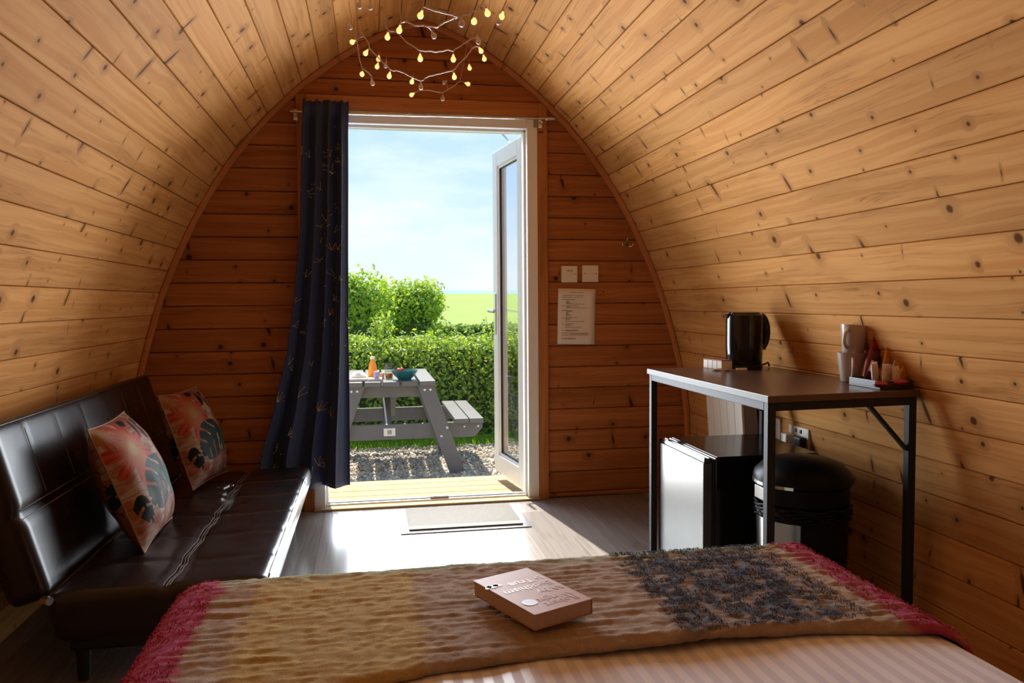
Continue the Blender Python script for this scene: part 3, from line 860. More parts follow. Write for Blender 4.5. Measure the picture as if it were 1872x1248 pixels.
for i, (dx, dy) in enumerate(((-0.05, 0.03), (-0.02, 0.05), (-0.045, -0.0))):
    mb = MB(); mb.lathe([(0.0001, -0.02), (0.014, -0.008), (0.018, 0.006), (0.010, 0.016), (0.0001, 0.018)], (x + dx, y + dy, TZ + 0.080), 10)
    o = mb.build('strawberry', M['red'], None, smooth=True); tag(o, ('red strawberry at the left rim of the teal bowl', 'red strawberry at the back of the teal bowl', 'red strawberry nearest the viewer in the teal bowl')[i], 'strawberry', 'strawberries in the bowl')
mb = MB(); mb.span((PX - 0.335, PY0 + 0.075, TZ + 0.001), (PX - 0.19, PY0 + 0.36, TZ + 0.022), 0.004); tag(rebase(mb.build('serving_board', M['board_wood']), (PX - 0.26, PY0 + 0.2, TZ)), 'pale serving board lying at the left end of the picnic table', 'board')
mb = MB(); mb.span((PX - 0.185, PY0 + 0.07, TZ + 0.001), (PX - 0.07, PY0 + 0.22, TZ + 0.020), 0.004); tag(rebase(mb.build('serving_board', M['board_wood']), (PX - 0.13, PY0 + 0.14, TZ)), 'small pale board in front of the juice bottle', 'board')
mb = MB(); mb.lathe([(0.0001, 0.0), (0.022, 0.0), (0.025, 0.055), (0.0001, 0.056)], (PX - 0.115, PY0 + 0.12, TZ + 0.021), 16); tag(mb.build('yogurt_pot', M['lilac'], smooth=50), 'small lilac pot on the board before the juice bottle', 'pot')
mb = MB(); mb.lathe([(0.0001, 0.0), (0.018, 0.0), (0.021, 0.05), (0.0001, 0.051)], (PX - 0.068, PY0 + 0.27, TZ + 0.001), 16); tag(mb.build('yogurt_pot', plain('peach_pot', (0.8, 0.45, 0.25), .4, var=.05), smooth=50), 'small peach coloured pot between bottle and tumbler', 'pot')
mb = MB(); mb.lathe([(0.0001, 0.0), (0.05, 0.0), (0.055, 0.012), (0.04, 0.04), (0.0001, 0.048)], (PX - 0.26, PY0 + 0.2, TZ + 0.023), 18, 1.2, 1); tag(mb.build('bread_roll', plain('pale_bread', (0.75, 0.68, 0.55), .7, var=.1), smooth=50), 'pale round loaf lying on the left serving board', 'bread')

# ================================================================== furniture helpers
def rbox(mb, c, h, r, n, disp=None, rot=None):
    """rounded, subdivided box; disp(p, nrm) -> offset vector in local space"""
    bm = bmesh.new()
    def face(ax, sg):
        i, j = [k for k in range(3) if k != ax]
        vv = {}
        for a in range(n[i] + 1):
            for b in range(n[j] + 1):
                p = [0, 0, 0]; p[ax] = sg * h[ax]; p[i] = -h[i] + 2 * h[i] * a / n[i]; p[j] = -h[j] + 2 * h[j] * b / n[j]
                vv[a, b] = bm.verts.new(p)
        for a in range(n[i]):
            for b in range(n[j]):
                bm.faces.new([vv[a, b], vv[a + 1, b], vv[a + 1, b + 1], vv[a, b + 1]])
    for ax in range(3):
        for sg in (-1, 1): face(ax, sg)
    bmesh.ops.remove_doubles(bm, verts=bm.verts[:], dist=1e-5)
    bmesh.ops.recalc_face_normals(bm, faces=bm.faces[:])
    vs = []
    m = Matrix.Translation(c) @ (rot.to_4x4() if rot is not None else Matrix.Identity(4))
    bm.verts.ensure_lookup_table(); bm.verts.index_update()
    for v in bm.verts:
        p = v.co; q = Vector([max(-(h[k] - r), min(h[k] - r, p[k])) for k in range(3)]); d = p - q
        nn = d.normalized() if d.length > 1e-7 else Vector((0, 0, 0))
        p2 = q + nn * r if d.length > 1e-7 else p.copy()
        if disp: p2 = p2 + Vector(disp(p2, nn))
        vs.append(m @ p2)
    fs = [[v.index for v in f.verts] for f in bm.faces]
    bm.free()
    return mb.add(vs, fs)

# ------------------------------------------------------------------ sofa
m, nt, b = newmat('brown_leatherette')
tc = nd(nt, 'ShaderNodeTexCoord')
nz = noi(nt, tc.outputs['Object'], 220, 3); lo_ = noi(nt, tc.outputs['Object'], 5, 3)
nt.links.new(mixc(nt, lo_, (0.011, 0.0065, 0.0055), (0.018, 0.011, 0.009)), b.inputs['Base Color'])
nt.links.new(mapr(nt, lo_, 0.3, 0.7, 0.26, 0.34), b.inputs['Roughness'])
b.inputs['Specular IOR Level'].default_value = 0.36
bump(nt, b, mth(nt, 'ADD', mth(nt, 'MULTIPLY', nz, 0.15), mth(nt, 'MULTIPLY', lo_, 0.5)), 0.25, 0.004)
M['leather'] = m
M['stitch'] = plain('pale_stitching', (0.22, 0.19, 0.165), 0.7, var=0.1)
SY0, SY1, SZ, SXF, SXB = 2.26, 3.81, 0.292, -0.285, -0.87
sofa = thing('futon_sofa', 'low dark brown leatherette futon sofa along the left wall', 'sofa', ((SXF + SXB) / 2, (SY0 + SY1) / 2, 0))
scx, scy, shz = (SXF + SXB) / 2, (SY0 + SY1) / 2, 0.075
seams = [SY0 + 0.24 + 0.262 * i for i in range(6) if SY0 + 0.24 + 0.262 * i < SY1 - 0.1]
XM = -0.565
def midx(y): return XM + 0.004 * math.sin(y * 24) + 0.0015 * math.sin(y * 61)
def seat_disp(p, n):
    x, y = p.x + scx, p.y + scy; dz = 0.0; dx = 0.0
    if p.z > 0:
        dm = abs(x - midx(y)); dz -= 0.012 * math.exp(-(dm / 0.018) ** 2)
        for s in seams:
            dy = abs(y - s - 0.02 * math.sin((x - SXF) * 9)); dz -= 0.005 * math.exp(-(dy / 0.022) ** 2)
        dz += 0.003 * mnoise.noise((x * 7, y * 7, 1)) 
        dz -= 0.010 * max(0, (SXF - x)) / 0.5
    else: dx = -0.035 if x > scx else 0.02
    if abs(n.z) < .3 and p.z < 0.02: pass
    return (dx * min(1, -min(p.z, 0) / shz * 1.0), 0, dz * max(0, min(1, (p.z) / 0.05)))
mb = MB(); rbox(mb, (scx, scy, SZ - shz), (abs(SXF - SXB) / 2, (SY1 - SY0) / 2, shz), 0.03, (44, 110, 12), seat_disp)
seat = mb.build('seat', M['leather'], sofa, smooth=True)
def seat_z(x, y):
    dm = abs(x - midx(y)); dz = -0.012 * math.exp(-(dm / 0.018) ** 2)
    for s in seams: dz -= 0.005 * math.exp(-(abs(y - s - 0.02 * math.sin((x - SXF) * 9)) / 0.022) ** 2)
    return SZ + dz + 0.003 * mnoise.noise((x * 7, y * 7, 1)) - 0.010 * max(0, SXF - x) / 0.5
for off in (-0.009, 0.0, 0.009):
    mb = MB(); mb.tube([(midx(y) + off, y, seat_z(midx(y) + off, y) + 0.0012) for y in [SY0 + 0.03 + (SY1 - SY0 - 0.06) * i / 90 for i in range(91)]], 0.0009, 5); mb.build('stitching', M['stitch'], seat)
for s in seams:
    mb = MB(); mb.tube([(x, s + 0.02 * math.sin((x - SXF) * 9), seat_z(x, s + 0.02 * math.sin((x - SXF) * 9)) + 0.0008) for x in [SXF - 0.035 - (SXF - XM - .05) * i / 14 for i in range(15)]], 0.0009, 5); mb.build('stitching', M['stitch'], seat)
# piping along the front top edge
mb = MB(); mb.tube([(SXF - 0.010, y, SZ - 0.010 + 0.002 * mnoise.noise((0, y * 9, 1))) for y in [SY0 + 0.03 + (SY1 - SY0 - .06) * i / 40 for i in range(41)]], 0.0035, 6); mb.build('piping', M['leather'], seat, smooth=True)
# reclined backrest
BB, BT = Vector((-0.855, 0, 0.27)), Vector((-0.99, 0, 0.745))
bl = (BT - BB).length; bu = (BT - BB).normalized(); bn = Vector((bu.z, 0, -bu.x))    # front normal (+x)
brot = Matrix((bn, Vector((0, 1, 0)), bu)).transposed()
bth = 0.055
bc = (BB + BT) / 2 - bn * bth + Vector((0, scy, 0))
bseams = [SY0 + 0.20 + 0.225 * i for i in range(7) if SY0 + 0.2 + 0.225 * i < SY1 - .1]
def back_disp(p, n):
    if p.x <= 0: return (0, 0, 0)
    d = -0.012 * math.exp(-(abs(p.z + 0.01) / 0.016) ** 2)
    for s in bseams: d -= 0.0015 * math.exp(-(abs(p.y + scy - s) / 0.010) ** 2) * (1 if p.z > 0 else .4)
    return (d + 0.002 * mnoise.noise((p.y * 5, p.z * 6, 4)), 0, 0)
mb = MB(); rbox(mb, bc, (bth, (SY1 - SY0) / 2, bl / 2), 0.03, (10, 100, 34), back_disp, brot)
back = mb.build('backrest', M['leather'], sofa, smooth=True)
def bpt(y, z, o=0.0):
    d = -0.012 * math.exp(-(abs(z + 0.01) / 0.016) ** 2) + 0.002 * mnoise.noise(((y - scy) * 5, z * 6, 4))
    for s in bseams: d -= 0.0015 * math.exp(-(abs(y - s) / 0.010) ** 2) * (1 if z > 0 else .4)
    return Vector((bc.x, y, bc.z)) + brot @ Vector((bth + d + o, 0, z))
for off in (-0.022, 0.002):
    mb = MB(); mb.tube([bpt(SY0 + 0.03 + (SY1 - SY0 - .06) * i / 80, off, 0.001) for i in range(81)], 0.0012, 5); mb.build('stitching', M['stitch'], back)
for s in bseams:
    mb = MB(); mb.tube([bpt(s, 0.015 + (bl / 2 - 0.055) * i / 12, 0.0008) for i in range(13)], 0.0008, 5); mb.build('stitching', M['stitch'], back)
mb = MB(); mb.tube([bpt(SY0 + 0.03 + (SY1 - SY0 - .06) * i / 40, bl / 2 - 0.012, -0.008) for i in range(41)], 0.0035, 6); mb.build('piping', M['leather'], back, smooth=True)
mb = MB(); mb.tube([bpt(SY0 + 0.013, -bl / 2 + 0.03 + (bl - .06) * i / 20, -0.012) for i in range(21)], 0.003, 6); mb.build('piping', M['leather'], back, smooth=True)
mb = MB(); mb.span((SXB + 0.04, SY0 + 0.05, 0.10), (SXF - 0.07, SY1 - 0.05, 0.15), 0.01); mb.build('base_frame', M['black_satin'], sofa)
for x in (SXF - 0.085, SXB + 0.06):
    for y in (SY0 + 0.10, SY1 - 0.08):
        mb = MB(); mb.lathe([(0.0001, 0.0), (0.015, 0.0), (0.022, 0.115), (0.0001, 0.115)], (x, y, 0.0005), 14); mb.build('leg', M['black_satin'], sofa, smooth=50)
mb = MB(); mb.tube([(SXB + 0.0, SY0 + 0.0, 0.27), (SXB + 0.02, SY0 - 0.012, 0.27)], 0.012, 10); mb.build('hinge_pin', M['chrome'], sofa, smooth=50)

# ------------------------------------------------------------------ cushions
def floral():
    m, nt, b = newmat('floral_print')
    uv = nd(nt, 'ShaderNodeUVMap'); uv.uv_map = 'UVMap'
    sp = nd(nt, 'ShaderNodeSeparateXYZ'); nt.links.new(uv.outputs[0], sp.inputs[0]); U0, V0 = sp.outputs[0], sp.outputs[1]
    wob = noi(nt, uv.outputs[0], 9, 2)
    U = mth(nt, 'ADD', U0, mth(nt, 'MULTIPLY', mth(nt, 'SUBTRACT', wob, .5), .05)); V = mth(nt, 'ADD', V0, mth(nt, 'MULTIPLY', mth(nt, 'SUBTRACT', noi(nt, uv.outputs[0], 7, 2), .5), .05))
    def local(cx, cy, rot):
        x = mth(nt, 'SUBTRACT', U, cx); y = mth(nt, 'SUBTRACT', V, cy); c, s = math.cos(rot), math.sin(rot)
        return (mth(nt, 'ADD', mth(nt, 'MULTIPLY', x, c), mth(nt, 'MULTIPLY', y, s)), mth(nt, 'SUBTRACT', mth(nt, 'MULTIPLY', y, c), mth(nt, 'MULTIPLY', x, s)))
    def flower(cx, cy, Rr, n, rot, depth):
        x, y = local(cx, cy, rot); r = mth(nt, 'SQRT', mth(nt, 'ADD', mth(nt, 'MULTIPLY', x, x), mth(nt, 'MULTIPLY', y, y)))
        th = mth(nt, 'ARCTAN2', y, x); lobe = mth(nt, 'ABSOLUTE', mth(nt, 'COSINE', mth(nt, 'MULTIPLY', th, n / 2)))
        rr = mth(nt, 'MULTIPLY', mth(nt, 'ADD', 1 - depth, mth(nt, 'MULTIPLY', lobe, depth)), Rr)
        return mth(nt, 'LESS_THAN', r, rr), r, th
    def leaf(cx, cy, a, bb, rot):
        x, y = local(cx, cy, rot)
        e_ = mth(nt, 'ADD', mth(nt, 'POWER', mth(nt, 'ABSOLUTE', mth(nt, 'DIVIDE', x, a)), 1.6), mth(nt, 'POWER', mth(nt, 'ABSOLUTE', mth(nt, 'DIVIDE', y, bb)), 1.6))
        return mth(nt, 'LESS_THAN', e_, 1.0), x, y
    bgn = noi(nt, uv.outputs[0], 5, 3)
    col = mixc(nt, mapr(nt, bgn, .44, .56, 0, 1), (0.46, 0.35, 0.27), (0.36, 0.12, 0.075))
    och = noi(nt, uv.outputs[0], 4.2, 2, .5, .8)
    col = mixc(nt, mapr(nt, och, .54, .60, 0, .85), col, (0.32, 0.15, 0.045))
    # fine engraved line work between the blooms
    wv = nd(nt, 'ShaderNodeTexWave', wave_type='RINGS'); wv.inputs['Scale'].default_value = 5.0; wv.inputs['Distortion'].default_value = 9.0; wv.inputs['Detail'].default_value = 1.0
    nt.links.new(vcomb(nt, U, V), wv.inputs['Vector'])
    col = mixc(nt, mapr(nt, wv.outputs['Fac'], .90, .97, 0, .40), col, (0.10, 0.035, 0.025))
    def fl(cx, cy, Rr, n, rot, c1, c2, cc, depth=.5, rim=None):
        nonlocal col
        if rim:
            k, r, th = flower(cx, cy, Rr * 1.09, n, rot, depth); col = mixc(nt, k, col, rim)
        k, r, th = flower(cx, cy, Rr, n, rot, depth)
        str_ = mth(nt, 'ABSOLUTE', mth(nt, 'SINE', mth(nt, 'MULTIPLY', th, n * 1.5)))
        pet = mixc(nt, mth(nt, 'POWER', str_, 4.0), c1, c2)
        pet = mixc(nt, mapr(nt, r, Rr * .3, Rr * .75, .55, 0), pet, cc)
        col = mixc(nt, k, col, pet)
        col = mixc(nt, mth(nt, 'LESS_THAN', r, Rr * .24), col, cc)
    def lf(cx, cy, a, bb, rot, c, slit=0):
        nonlocal col
        k, x, y = leaf(cx, cy, a, bb, rot)
        if slit:
            w = mth(nt, 'SINE', mth(nt, 'ADD', mth(nt, 'MULTIPLY', x, slit), mth(nt, 'MULTIPLY', mth(nt, 'ABSOLUTE', y), slit * .5)))
            cut = mth(nt, 'MULTIPLY', mth(nt, 'GREATER_THAN', w, .80), mth(nt, 'GREATER_THAN', mth(nt, 'ABSOLUTE', y), bb * .18))
            k = mth(nt, 'MULTIPLY', k, mth(nt, 'SUBTRACT', 1.0, cut))
        col = mixc(nt, k, col, c)
    DK = (0.10, 0.03, 0.02)
    fl(.80, .60, .17, 8, 0.4, (0.42, 0.17, 0.12), (0.28, 0.08, 0.05), (0.38, 0.20, 0.07), .4, DK)
    fl(.93, .18, .17, 9, 0, (0.40, 0.16, 0.05), (0.26, 0.08, 0.03), (0.24, 0.13, 0.04), .4, DK)
    fl(.50, .12, .18, 16, .1, (0.36, 0.13, 0.085), (0.20, 0.06, 0.04), (0.42, 0.30, 0.22), .22, DK)
    fl(.53, .10, .055, 10, .1, (0.5, 0.42, 0.34), (0.12, 0.05, 0.03), (0.06, 0.03, 0.02), .3)
    fl(.25, .74, .29, 9, .3, (0.50, 0.085, 0.04), (0.34, 0.04, 0.025), (0.40, 0.22, 0.06))
    fl(.05, .95, .18, 8, .1, (0.42, 0.12, 0.06), (0.3, 0.05, 0.03), (0.35, 0.2, 0.06))
    lf(.42, .42, .28, .21, .5, (0.014, 0.034, 0.022), 48)
    lf(.70, .38, .16, .075, 1.3, (0.010, 0.080, 0.060))
    lf(.58, .86, .10, .035, .9, (0.012, 0.016, 0.014)); lf(.69, .82, .09, .035, 1.5, (0.012, 0.016, 0.014)); lf(.50, .95, .09, .03, .2, (0.012, 0.016, 0.014)); lf(.76, .92, .08, .03, .4, (0.012, 0.016, 0.014))
    lf(.97, .45, .13, .05, 1.2, (0.012, 0.05, 0.035), 60); lf(.10, .28, .13, .07, 1.9, (0.012, 0.022, 0.022), 50)
    col = mixc(nt, 1.0, col, (0.72, 0.70, 0.70), 'MULTIPLY')
    nt.links.new(col, b.inputs['Base Color']); b.inputs['Roughness'].default_value = 0.6
    b.inputs['Specular IOR Level'].default_value = 0.12
    bump(nt, b, noi(nt, uv.outputs[0], 160, 2), .15, .002)
    return m
M['floral'] = floral()
def cushion(label, c, rz, tilt, w, h, th):
    t = thing('floral_cushion', label, 'cushion', (c[0], c[1], c[2] - h / 2 * math.cos(tilt)), 'floral cushions on the sofa')
    # local: u along width, v up, n forward
    Mx = Matrix.Translation(c) @ Matrix.Rotation(rz, 4, 'Z') @ Matrix.Rotation(-tilt, 4, 'Y')
    mb = MB(Mx)
    for sg in (1, -1):
        def fn(u, v, sg=sg):
            a, bq = 2 * u - 1, 2 * v - 1
            prof = max(0, (1 - abs(a) ** 2.6)) ** .62 * max(0, (1 - abs(bq) ** 2.6)) ** .62
            pin = 1 - .045 * (1 - a * a) * bq * bq - 0; pin2 = 1 - .045 * (1 - bq * bq) * a * a
            wr = .010 * mnoise.noise((a * 3, bq * 3, sg + c[1])) * prof
            return (sg * (th / 2 * prof) + wr, a * w / 2 * pin2, bq * h / 2 * pin)
        mb.grid(fn, 34, 34, (lambda u, v, sg=sg: (u if sg > 0 else 1 - u, v)))
    o = mb.build('cover', M['floral'], t, smooth=True)
    # piped seam
    P = []
    for i in range(80):
        q = i / 80 * 4; s_, f = int(q), q - int(q)
        a, bq = [(2 * f - 1, -1), (1, 2 * f - 1), (1 - 2 * f, 1), (-1, 1 - 2 * f)][s_]
        pin = 1 - .045 * (1 - a * a) * bq * bq; pin2 = 1 - .045 * (1 - bq * bq) * a * a
        P.append(Mx @ Vector((0, a * w / 2 * pin2, bq * h / 2 * pin)))
    mb = MB(); mb.tube(P, 0.003, 5, closed=True); mb.build('seam', M['floral'], t, smooth=True)
    return t
cushion('floral cushion nearest the bed leaning on the sofa back', (-0.785, 2.79, 0.480), R(2), R(21), 0.42, 0.42, 0.17)
cushion('floral cushion at the far end of the sofa beside the curtain', (-0.750, 3.56, 0.490), R(-12), R(19), 0.36, 0.41, 0.17)
# bunch of keys
ky = thing('key_bunch', 'small bunch of shiny keys lying on the sofa seat', 'keys', (-0.60, 3.38, SZ))
kz = SZ + 0.004
mb = MB(); mb.tube([(-0.585 + .014 * math.cos(i * .52), 3.42 + .014 * math.sin(i * .52), kz + .004 + .002 * math.sin(i * 1.04)) for i in range(12)], 0.0014, 6, closed=True); mb.build('ring', M['chrome'], ky, smooth=True)
for (ax, ay, bx, by) in ((-0.590, 3.41, -0.645, 3.37), (-0.582, 3.405, -0.605, 3.345)):
    d = Vector((bx - ax, by - ay, 0)).normalized(); n_ = Vector((-d.y, d.x, 0))
    mb = MB(); a = Vector((ax, ay, kz + .003)); 
    mb.lathe([(0.0001, 0), (0.010, 0), (0.010, 0.003), (0.0001, 0.003)], a, 14)
    mb.bar(a + d * .008 + Vector((0, 0, .0015)), a + d * .052 + Vector((0, 0, .0015)), .007, .0028, up=n_)
    mb.build('key', M['chrome'], ky, smooth=40)

# ------------------------------------------------------------------ curtain and rod
RY, RZ = 4.035, 1.998
rod = thing('curtain_rod', 'slim silver telescopic curtain rod above the doorway', 'curtain rod', (0.3, RY, RZ))
mb = MB(); mb.tube([(-0.365, RY, RZ - 0.004), (0.30, RY, RZ)], 0.008, 12); mb.build('outer_tube', M['chrome'], rod, smooth=50)
mb = MB(); mb.tube([(0.28, RY, RZ), (0.915, RY, RZ + 0.004)], 0.0062, 12); mb.build('inner_tube', M['chrome'], rod, smooth=50)
mb = MB(); mb.lathe([(0.0001, 0), (0.009, 0.002), (0.011, 0.012), (0.009, 0.05), (0.0001, 0.055)], (0.912, RY, RZ + 0.004), 14, M=Matrix.Rotation(R(90), 4, 'Y')); mb.build('finial', M['chrome'], rod, smooth=50)
for x in (-0.345, 0.895):
    mb = MB(); mb.span((x - 0.007, RY, RZ - 0.018), (x + 0.007, D - 0.0165, RZ - 0.009), 0.002); mb.span((x - 0.010, D - 0.019, RZ - 0.035), (x + 0.010, D - 0.0165, RZ + 0.02), 0.001); mb.build('bracket', M['chrome'], rod)
m, nt, b = newmat('navy_curtain')
tc = nd(nt, 'ShaderNodeTexCoord')
n1 = noi(nt, tc.outputs['Object'], 300, 2)
nt.links.new(mixc(nt, noi(nt, tc.outputs['Object'], 3, 2), (0.008, 0.022, 0.085), (0.011, 0.031, 0.115)), b.inputs['Base Color'])
b.inputs['Roughness'].default_value = 0.62; b.inputs['Sheen Weight'].default_value = 0.15
bump(nt, b, n1, .15, .002)
M['navy'] = m
M['gold'] = plain('gold_foil', (0.85, 0.66, 0.34), 0.4, 0.35, var=0.1)
def lerp_tab(tab, z):
    if z >= tab[0][0]: return tab[0][1]
    for (a, b_), (c, d) in zip(tab, tab[1:]):
        if c <= z <= a:
            t = (z - a) / (c - a); t = t * t * (3 - 2 * t) * .3 + t * .7; return b_ + (d - b_) * t
    return tab[-1][1]
CL = [(2.05, -0.312), (1.45, -0.335), (1.10, -0.372), (0.82, -0.412), (0.55, -0.482), (0.30, -0.556), (0.09, -0.60)]
CR = [(2.05, -0.083), (1.9, -0.090), (1.3, -0.098), (0.9, -0.100), (0.6, -0.100), (0.09, -0.108)]
NF = 4.0
def curt(s, z):
    xl, xr = lerp_tab(CL, z), lerp_tab(CR, z)
    k = max(0, min(1, (1.9 - z) / 1.8))
    ss = s + 0.035 * math.sin(s * 6.28 * 2 + 1) * (.4 + .6 * k) + 0.02 * math.sin(s * 6.28 * 1.3 + 2.5)
    ss = max(0, min(1, ss))
    ph = 2 * math.pi * (NF - 0.2) * ss + 0.5 * math.sin(z * 2.2) * k
    amp = 0.026 + 0.020 * k
    if z > RZ - 0.03: amp *= 0.75
    f = math.sin(ph) * (0.75 + 0.45 * math.sin(s * 9 + 1.2))
    y = 4.018 - amp * (abs(f) ** 0.75) * (1 if f > 0 else -1) - 0.012 * mnoise.noise((s * 6, z * 1.5, 0)) * k
    x = xl + (xr - xl) * ss + 0.010 * math.sin(2 * ph) * (1 - .3 * k)
    if z > RZ - 0.01: y = y * 0.6 + 4.0 * 0.4
    return Vector((x, min(y, 4.07), z))
CZ0, CZ1 = 0.135, 2.045
cur = thing('curtain', 'navy blue curtain with gold dandelion sprigs gathered at the left of the doorway', 'curtain', (-0.25, 4.02, CZ0))
mb = MB(); mb.grid(lambda u, v: curt(u, CZ0 + (CZ1 - CZ0) * v + 0.006 * math.sin(u * 40) * (1 if v > .99 else 0)), 150, 70)
cc = mb.build('fabric', M['navy'], cur, smooth=True, fixn=False)
md = cc.modifiers.new('thickness', 'SOLIDIFY'); md.thickness = 0.003
mb = MB()
rc = random.Random(12)
def onc(s, z): 
    p = curt(s, z); q = curt(min(s + .004, 1), z); t = (q - p); n_ = Vector((t.y, -t.x, 0)); n_.normalize()
    if n_.y > 0: n_ = -n_
    return p + n_ * 0.0035
for k in range(64):
    s, z = rc.uniform(.04, .96), rc.uniform(0.16, 1.98)
    a0 = rc.uniform(0.3, 2.8); L = rc.uniform(.025, .06); Wd = abs(lerp_tab(CR, z) - lerp_tab(CL, z)) * 1.5
    nl = rc.randint(2, 5)
    if rc.random() < .35: nl = 0
    for i in range(nl):
        a = a0 + (i - nl / 2) * .6; ln = L * rc.uniform(.5, 1)
        pts = [onc(max(.01, min(.99, s + math.cos(a) * ln * q / Wd)), z + math.sin(a) * ln * q) for q in (0, .5, 1)]
        mb.tube(pts, 0.0007, 4)
        c = pts[-1]; mb.lathe([(0.0001, -.0022), (.0026, 0), (.0001, .0022)], c, 6)
    c = onc(s, z); mb.lathe([(0.0001, -.002), (.0045, 0), (.0001, .003)], c, 7)
mb.build('gold_print', M['gold'], cur, fixn=False, kind='stuff')

# ------------------------------------------------------------------ door mat
m, nt, b = newmat('grey_mat_pile'); tc = nd(nt, 'ShaderNodeTexCoord'); n1 = noi(nt, tc.outputs['Object'], 160, 3)
nt.links.new(mixc(nt, n1, (0.085, 0.078, 0.068), (0.16, 0.148, 0.13)), b.inputs['Base Color']); b.inputs['Roughness'].default_value = .95; bump(nt, b, n1, .8, .006); M['mat'] = m
mt = thing('door_mat', 'grey door mat with a dark rubber border inside the doorway', 'mat', (0.42, 3.79, 0))
mb = MB(); mb.span((0.125, 3.575, 0.0005), (0.735, 4.0, 0.005), 0.002); mb.build('rubber_border', plain('mat_rubber', (0.05, 0.05, 0.055), .35, var=.1), mt)
mb = MB(); mb.span((0.165, 3.61, 0.005), (0.70, 3.985, 0.011), 0.002); mb.build('pile', M['mat'], mt)
mb = MB(); mb.span((0.165, 3.612, 0.011), (0.70, 3.66, 0.0125), 0.0005); mb.build('pale_band', plain('mat_band', (0.19, 0.18, 0.16), .95, var=.25, vscale=150), mt)

# ------------------------------------------------------------------ bed, sheet, throw
BX0, BX1, BY1, BY0, BZT = -0.385, 0.990, 1.675, -0.25, 0.485
bed = thing('bed', 'double bed with a striped sheet in the foreground', 'bed', ((BX0 + BX1) / 2, (BY0 + BY1) / 2, 0))
mb = MB(); mb.span((BX0 + 0.03, BY0 + 0.02, 0.06), (BX1 - 0.03, BY1 - 0.02, 0.27), 0.015); mb.build('divan_base', plain('dark_divan', (0.05, 0.045, 0.04), .8, var=.2, vscale=90), bed)
for x in (BX0 + 0.1, BX1 - 0.1):
    for y in (BY0 + 0.1, BY1 - 0.1):
        mb = MB(); mb.lathe([(0.0001, 0), (0.022, 0), (0.026, 0.06), (0.0001, 0.06)], (x, y, 0.0005), 12); mb.build('leg', M['black_satin'], bed, smooth=50)
mb = MB(); rbox(mb, ((BX0 + BX1) / 2, (BY0 + BY1) / 2, 0.375), ((BX1 - BX0) / 2 - 0.012, (BY1 - BY0) / 2 - 0.012, 0.10), 0.05, (12, 14, 6)); mb.build('mattress', plain('mattress_ticking', (0.6, 0.56, 0.5), .8, var=.05), bed, smooth=True)
def edge_map(s, lo, hi, r):
    """arc-length coordinate -> (position, drop) over an edge rounded by r on both sides"""
    q = r * math.pi / 2
    if s < lo + r:
        d = lo + r - s
        if d < q: a = d / r; return lo + r - r * math.sin(a), r - r * math.cos(a)
        return lo, r + (d - q)
    if s > hi - r:
        d = s - (hi - r)
        if d < q: a = d / r; return hi - r + r * math.sin(a), r - r * math.cos(a)
        return hi, r + (d - q)
    return s, 0.0
m, nt, b = newmat('satin_stripe_sheet')
tc = nd(nt, 'ShaderNodeTexCoord'); sp = nd(nt, 'ShaderNodeUVMap'); sp.uv_map = 'UVMap'
ss = nd(nt, 'ShaderNodeSeparateXYZ'); nt.links.new(sp.outputs[0], ss.inputs[0])
sw = mapr(nt, mth(nt, 'SINE', mth(nt, 'MULTIPLY', ss.outputs[0], 2 * math.pi / 0.030)), -.25, .25, 0, 1)
nt.links.new(mixc(nt, sw, (0.86, 0.88, 1.0), (0.68, 0.68, 0.79)), b.inputs['Base Color'])
nt.links.new(mapr(nt, sw, 0, 1, 0.38, 0.6, False), b.inputs['Roughness']); b.inputs['Sheen Weight'].default_value = .2
bump(nt, b, noi(nt, tc.outputs['Object'], 350, 2), .1, .001); M['sheet'] = m
def sheet_pt(u, v):
    sx = BX0 - 0.16 + (BX1 - BX0 + 0.32) * u; sy = BY0 - 0.02 + (BY1 + 0.14 - BY0) * v
    x, dx = edge_map(sx, BX0, BX1, 0.06); y, dy = edge_map(sy, BY0 - 1, BY1, 0.06)
    z = BZT - dx - dy
    if dx < .05 and dy < .05: z += 0.008 * mnoise.noise((x * 3, y * 2.4, 5)) + 0.004 * mnoise.noise((x * 9, y * 5, 2))
    return (x, y, z)
mb = MB(); mb.grid(sheet_pt, 90, 90, lambda u, v: ((BX1 - BX0 + 0.32) * u, v * 2))
o = mb.build('bed_sheet', M['sheet'], smooth=True, fixn=False); tag(o, 'pink and white satin striped sheet covering the bed', 'sheet')
# the throw
m, nt, b = newmat('woven_throw')
at = nd(nt, 'ShaderNodeVertexColor'); at.layer_name = 'Col'; tc = nd(nt, 'ShaderNodeTexCoord')
f1 = noi(nt, tc.outputs['Object'], 330, 3, .75); f2 = noi(nt, tc.outputs['Object'], 45, 3)
nt.links.new(mixc(nt, 1.0, at.outputs[0], mixc(nt, mth(nt, 'MULTIPLY', mth(nt, 'ADD', f1, f2), .5), (0.40, 0.39, 0.38), (1.6, 1.6, 1.6)), 'MULTIPLY'), b.inputs['Base Color'])
b.inputs['Roughness'].default_value = .95; b.inputs['Sheen Weight'].default_value = .12
b.inputs['Specular IOR Level'].default_value = 0.1
bump(nt, b, mth(nt, 'ADD', mth(nt, 'MULTIPLY', f1, .7), f2), .9, .006); M['throw'] = m
TY = [(-0.6, 1.085), (-0.385, 1.10), (-0.05, 1.14), (0.10, 1.176), (0.27, 1.192), (0.55, 1.212), (0.745, 1.196), (0.92, 1.16), (1.0, 1.13), (1.3, 1.09)]
def near_y(x):
    for (a, b_), (c, d) in zip(TY, TY[1:]):
        if x <= c: return b_ + (d - b_) * max(0, (x - a) / (c - a))
    return TY[-1][1]
RT = 0.075
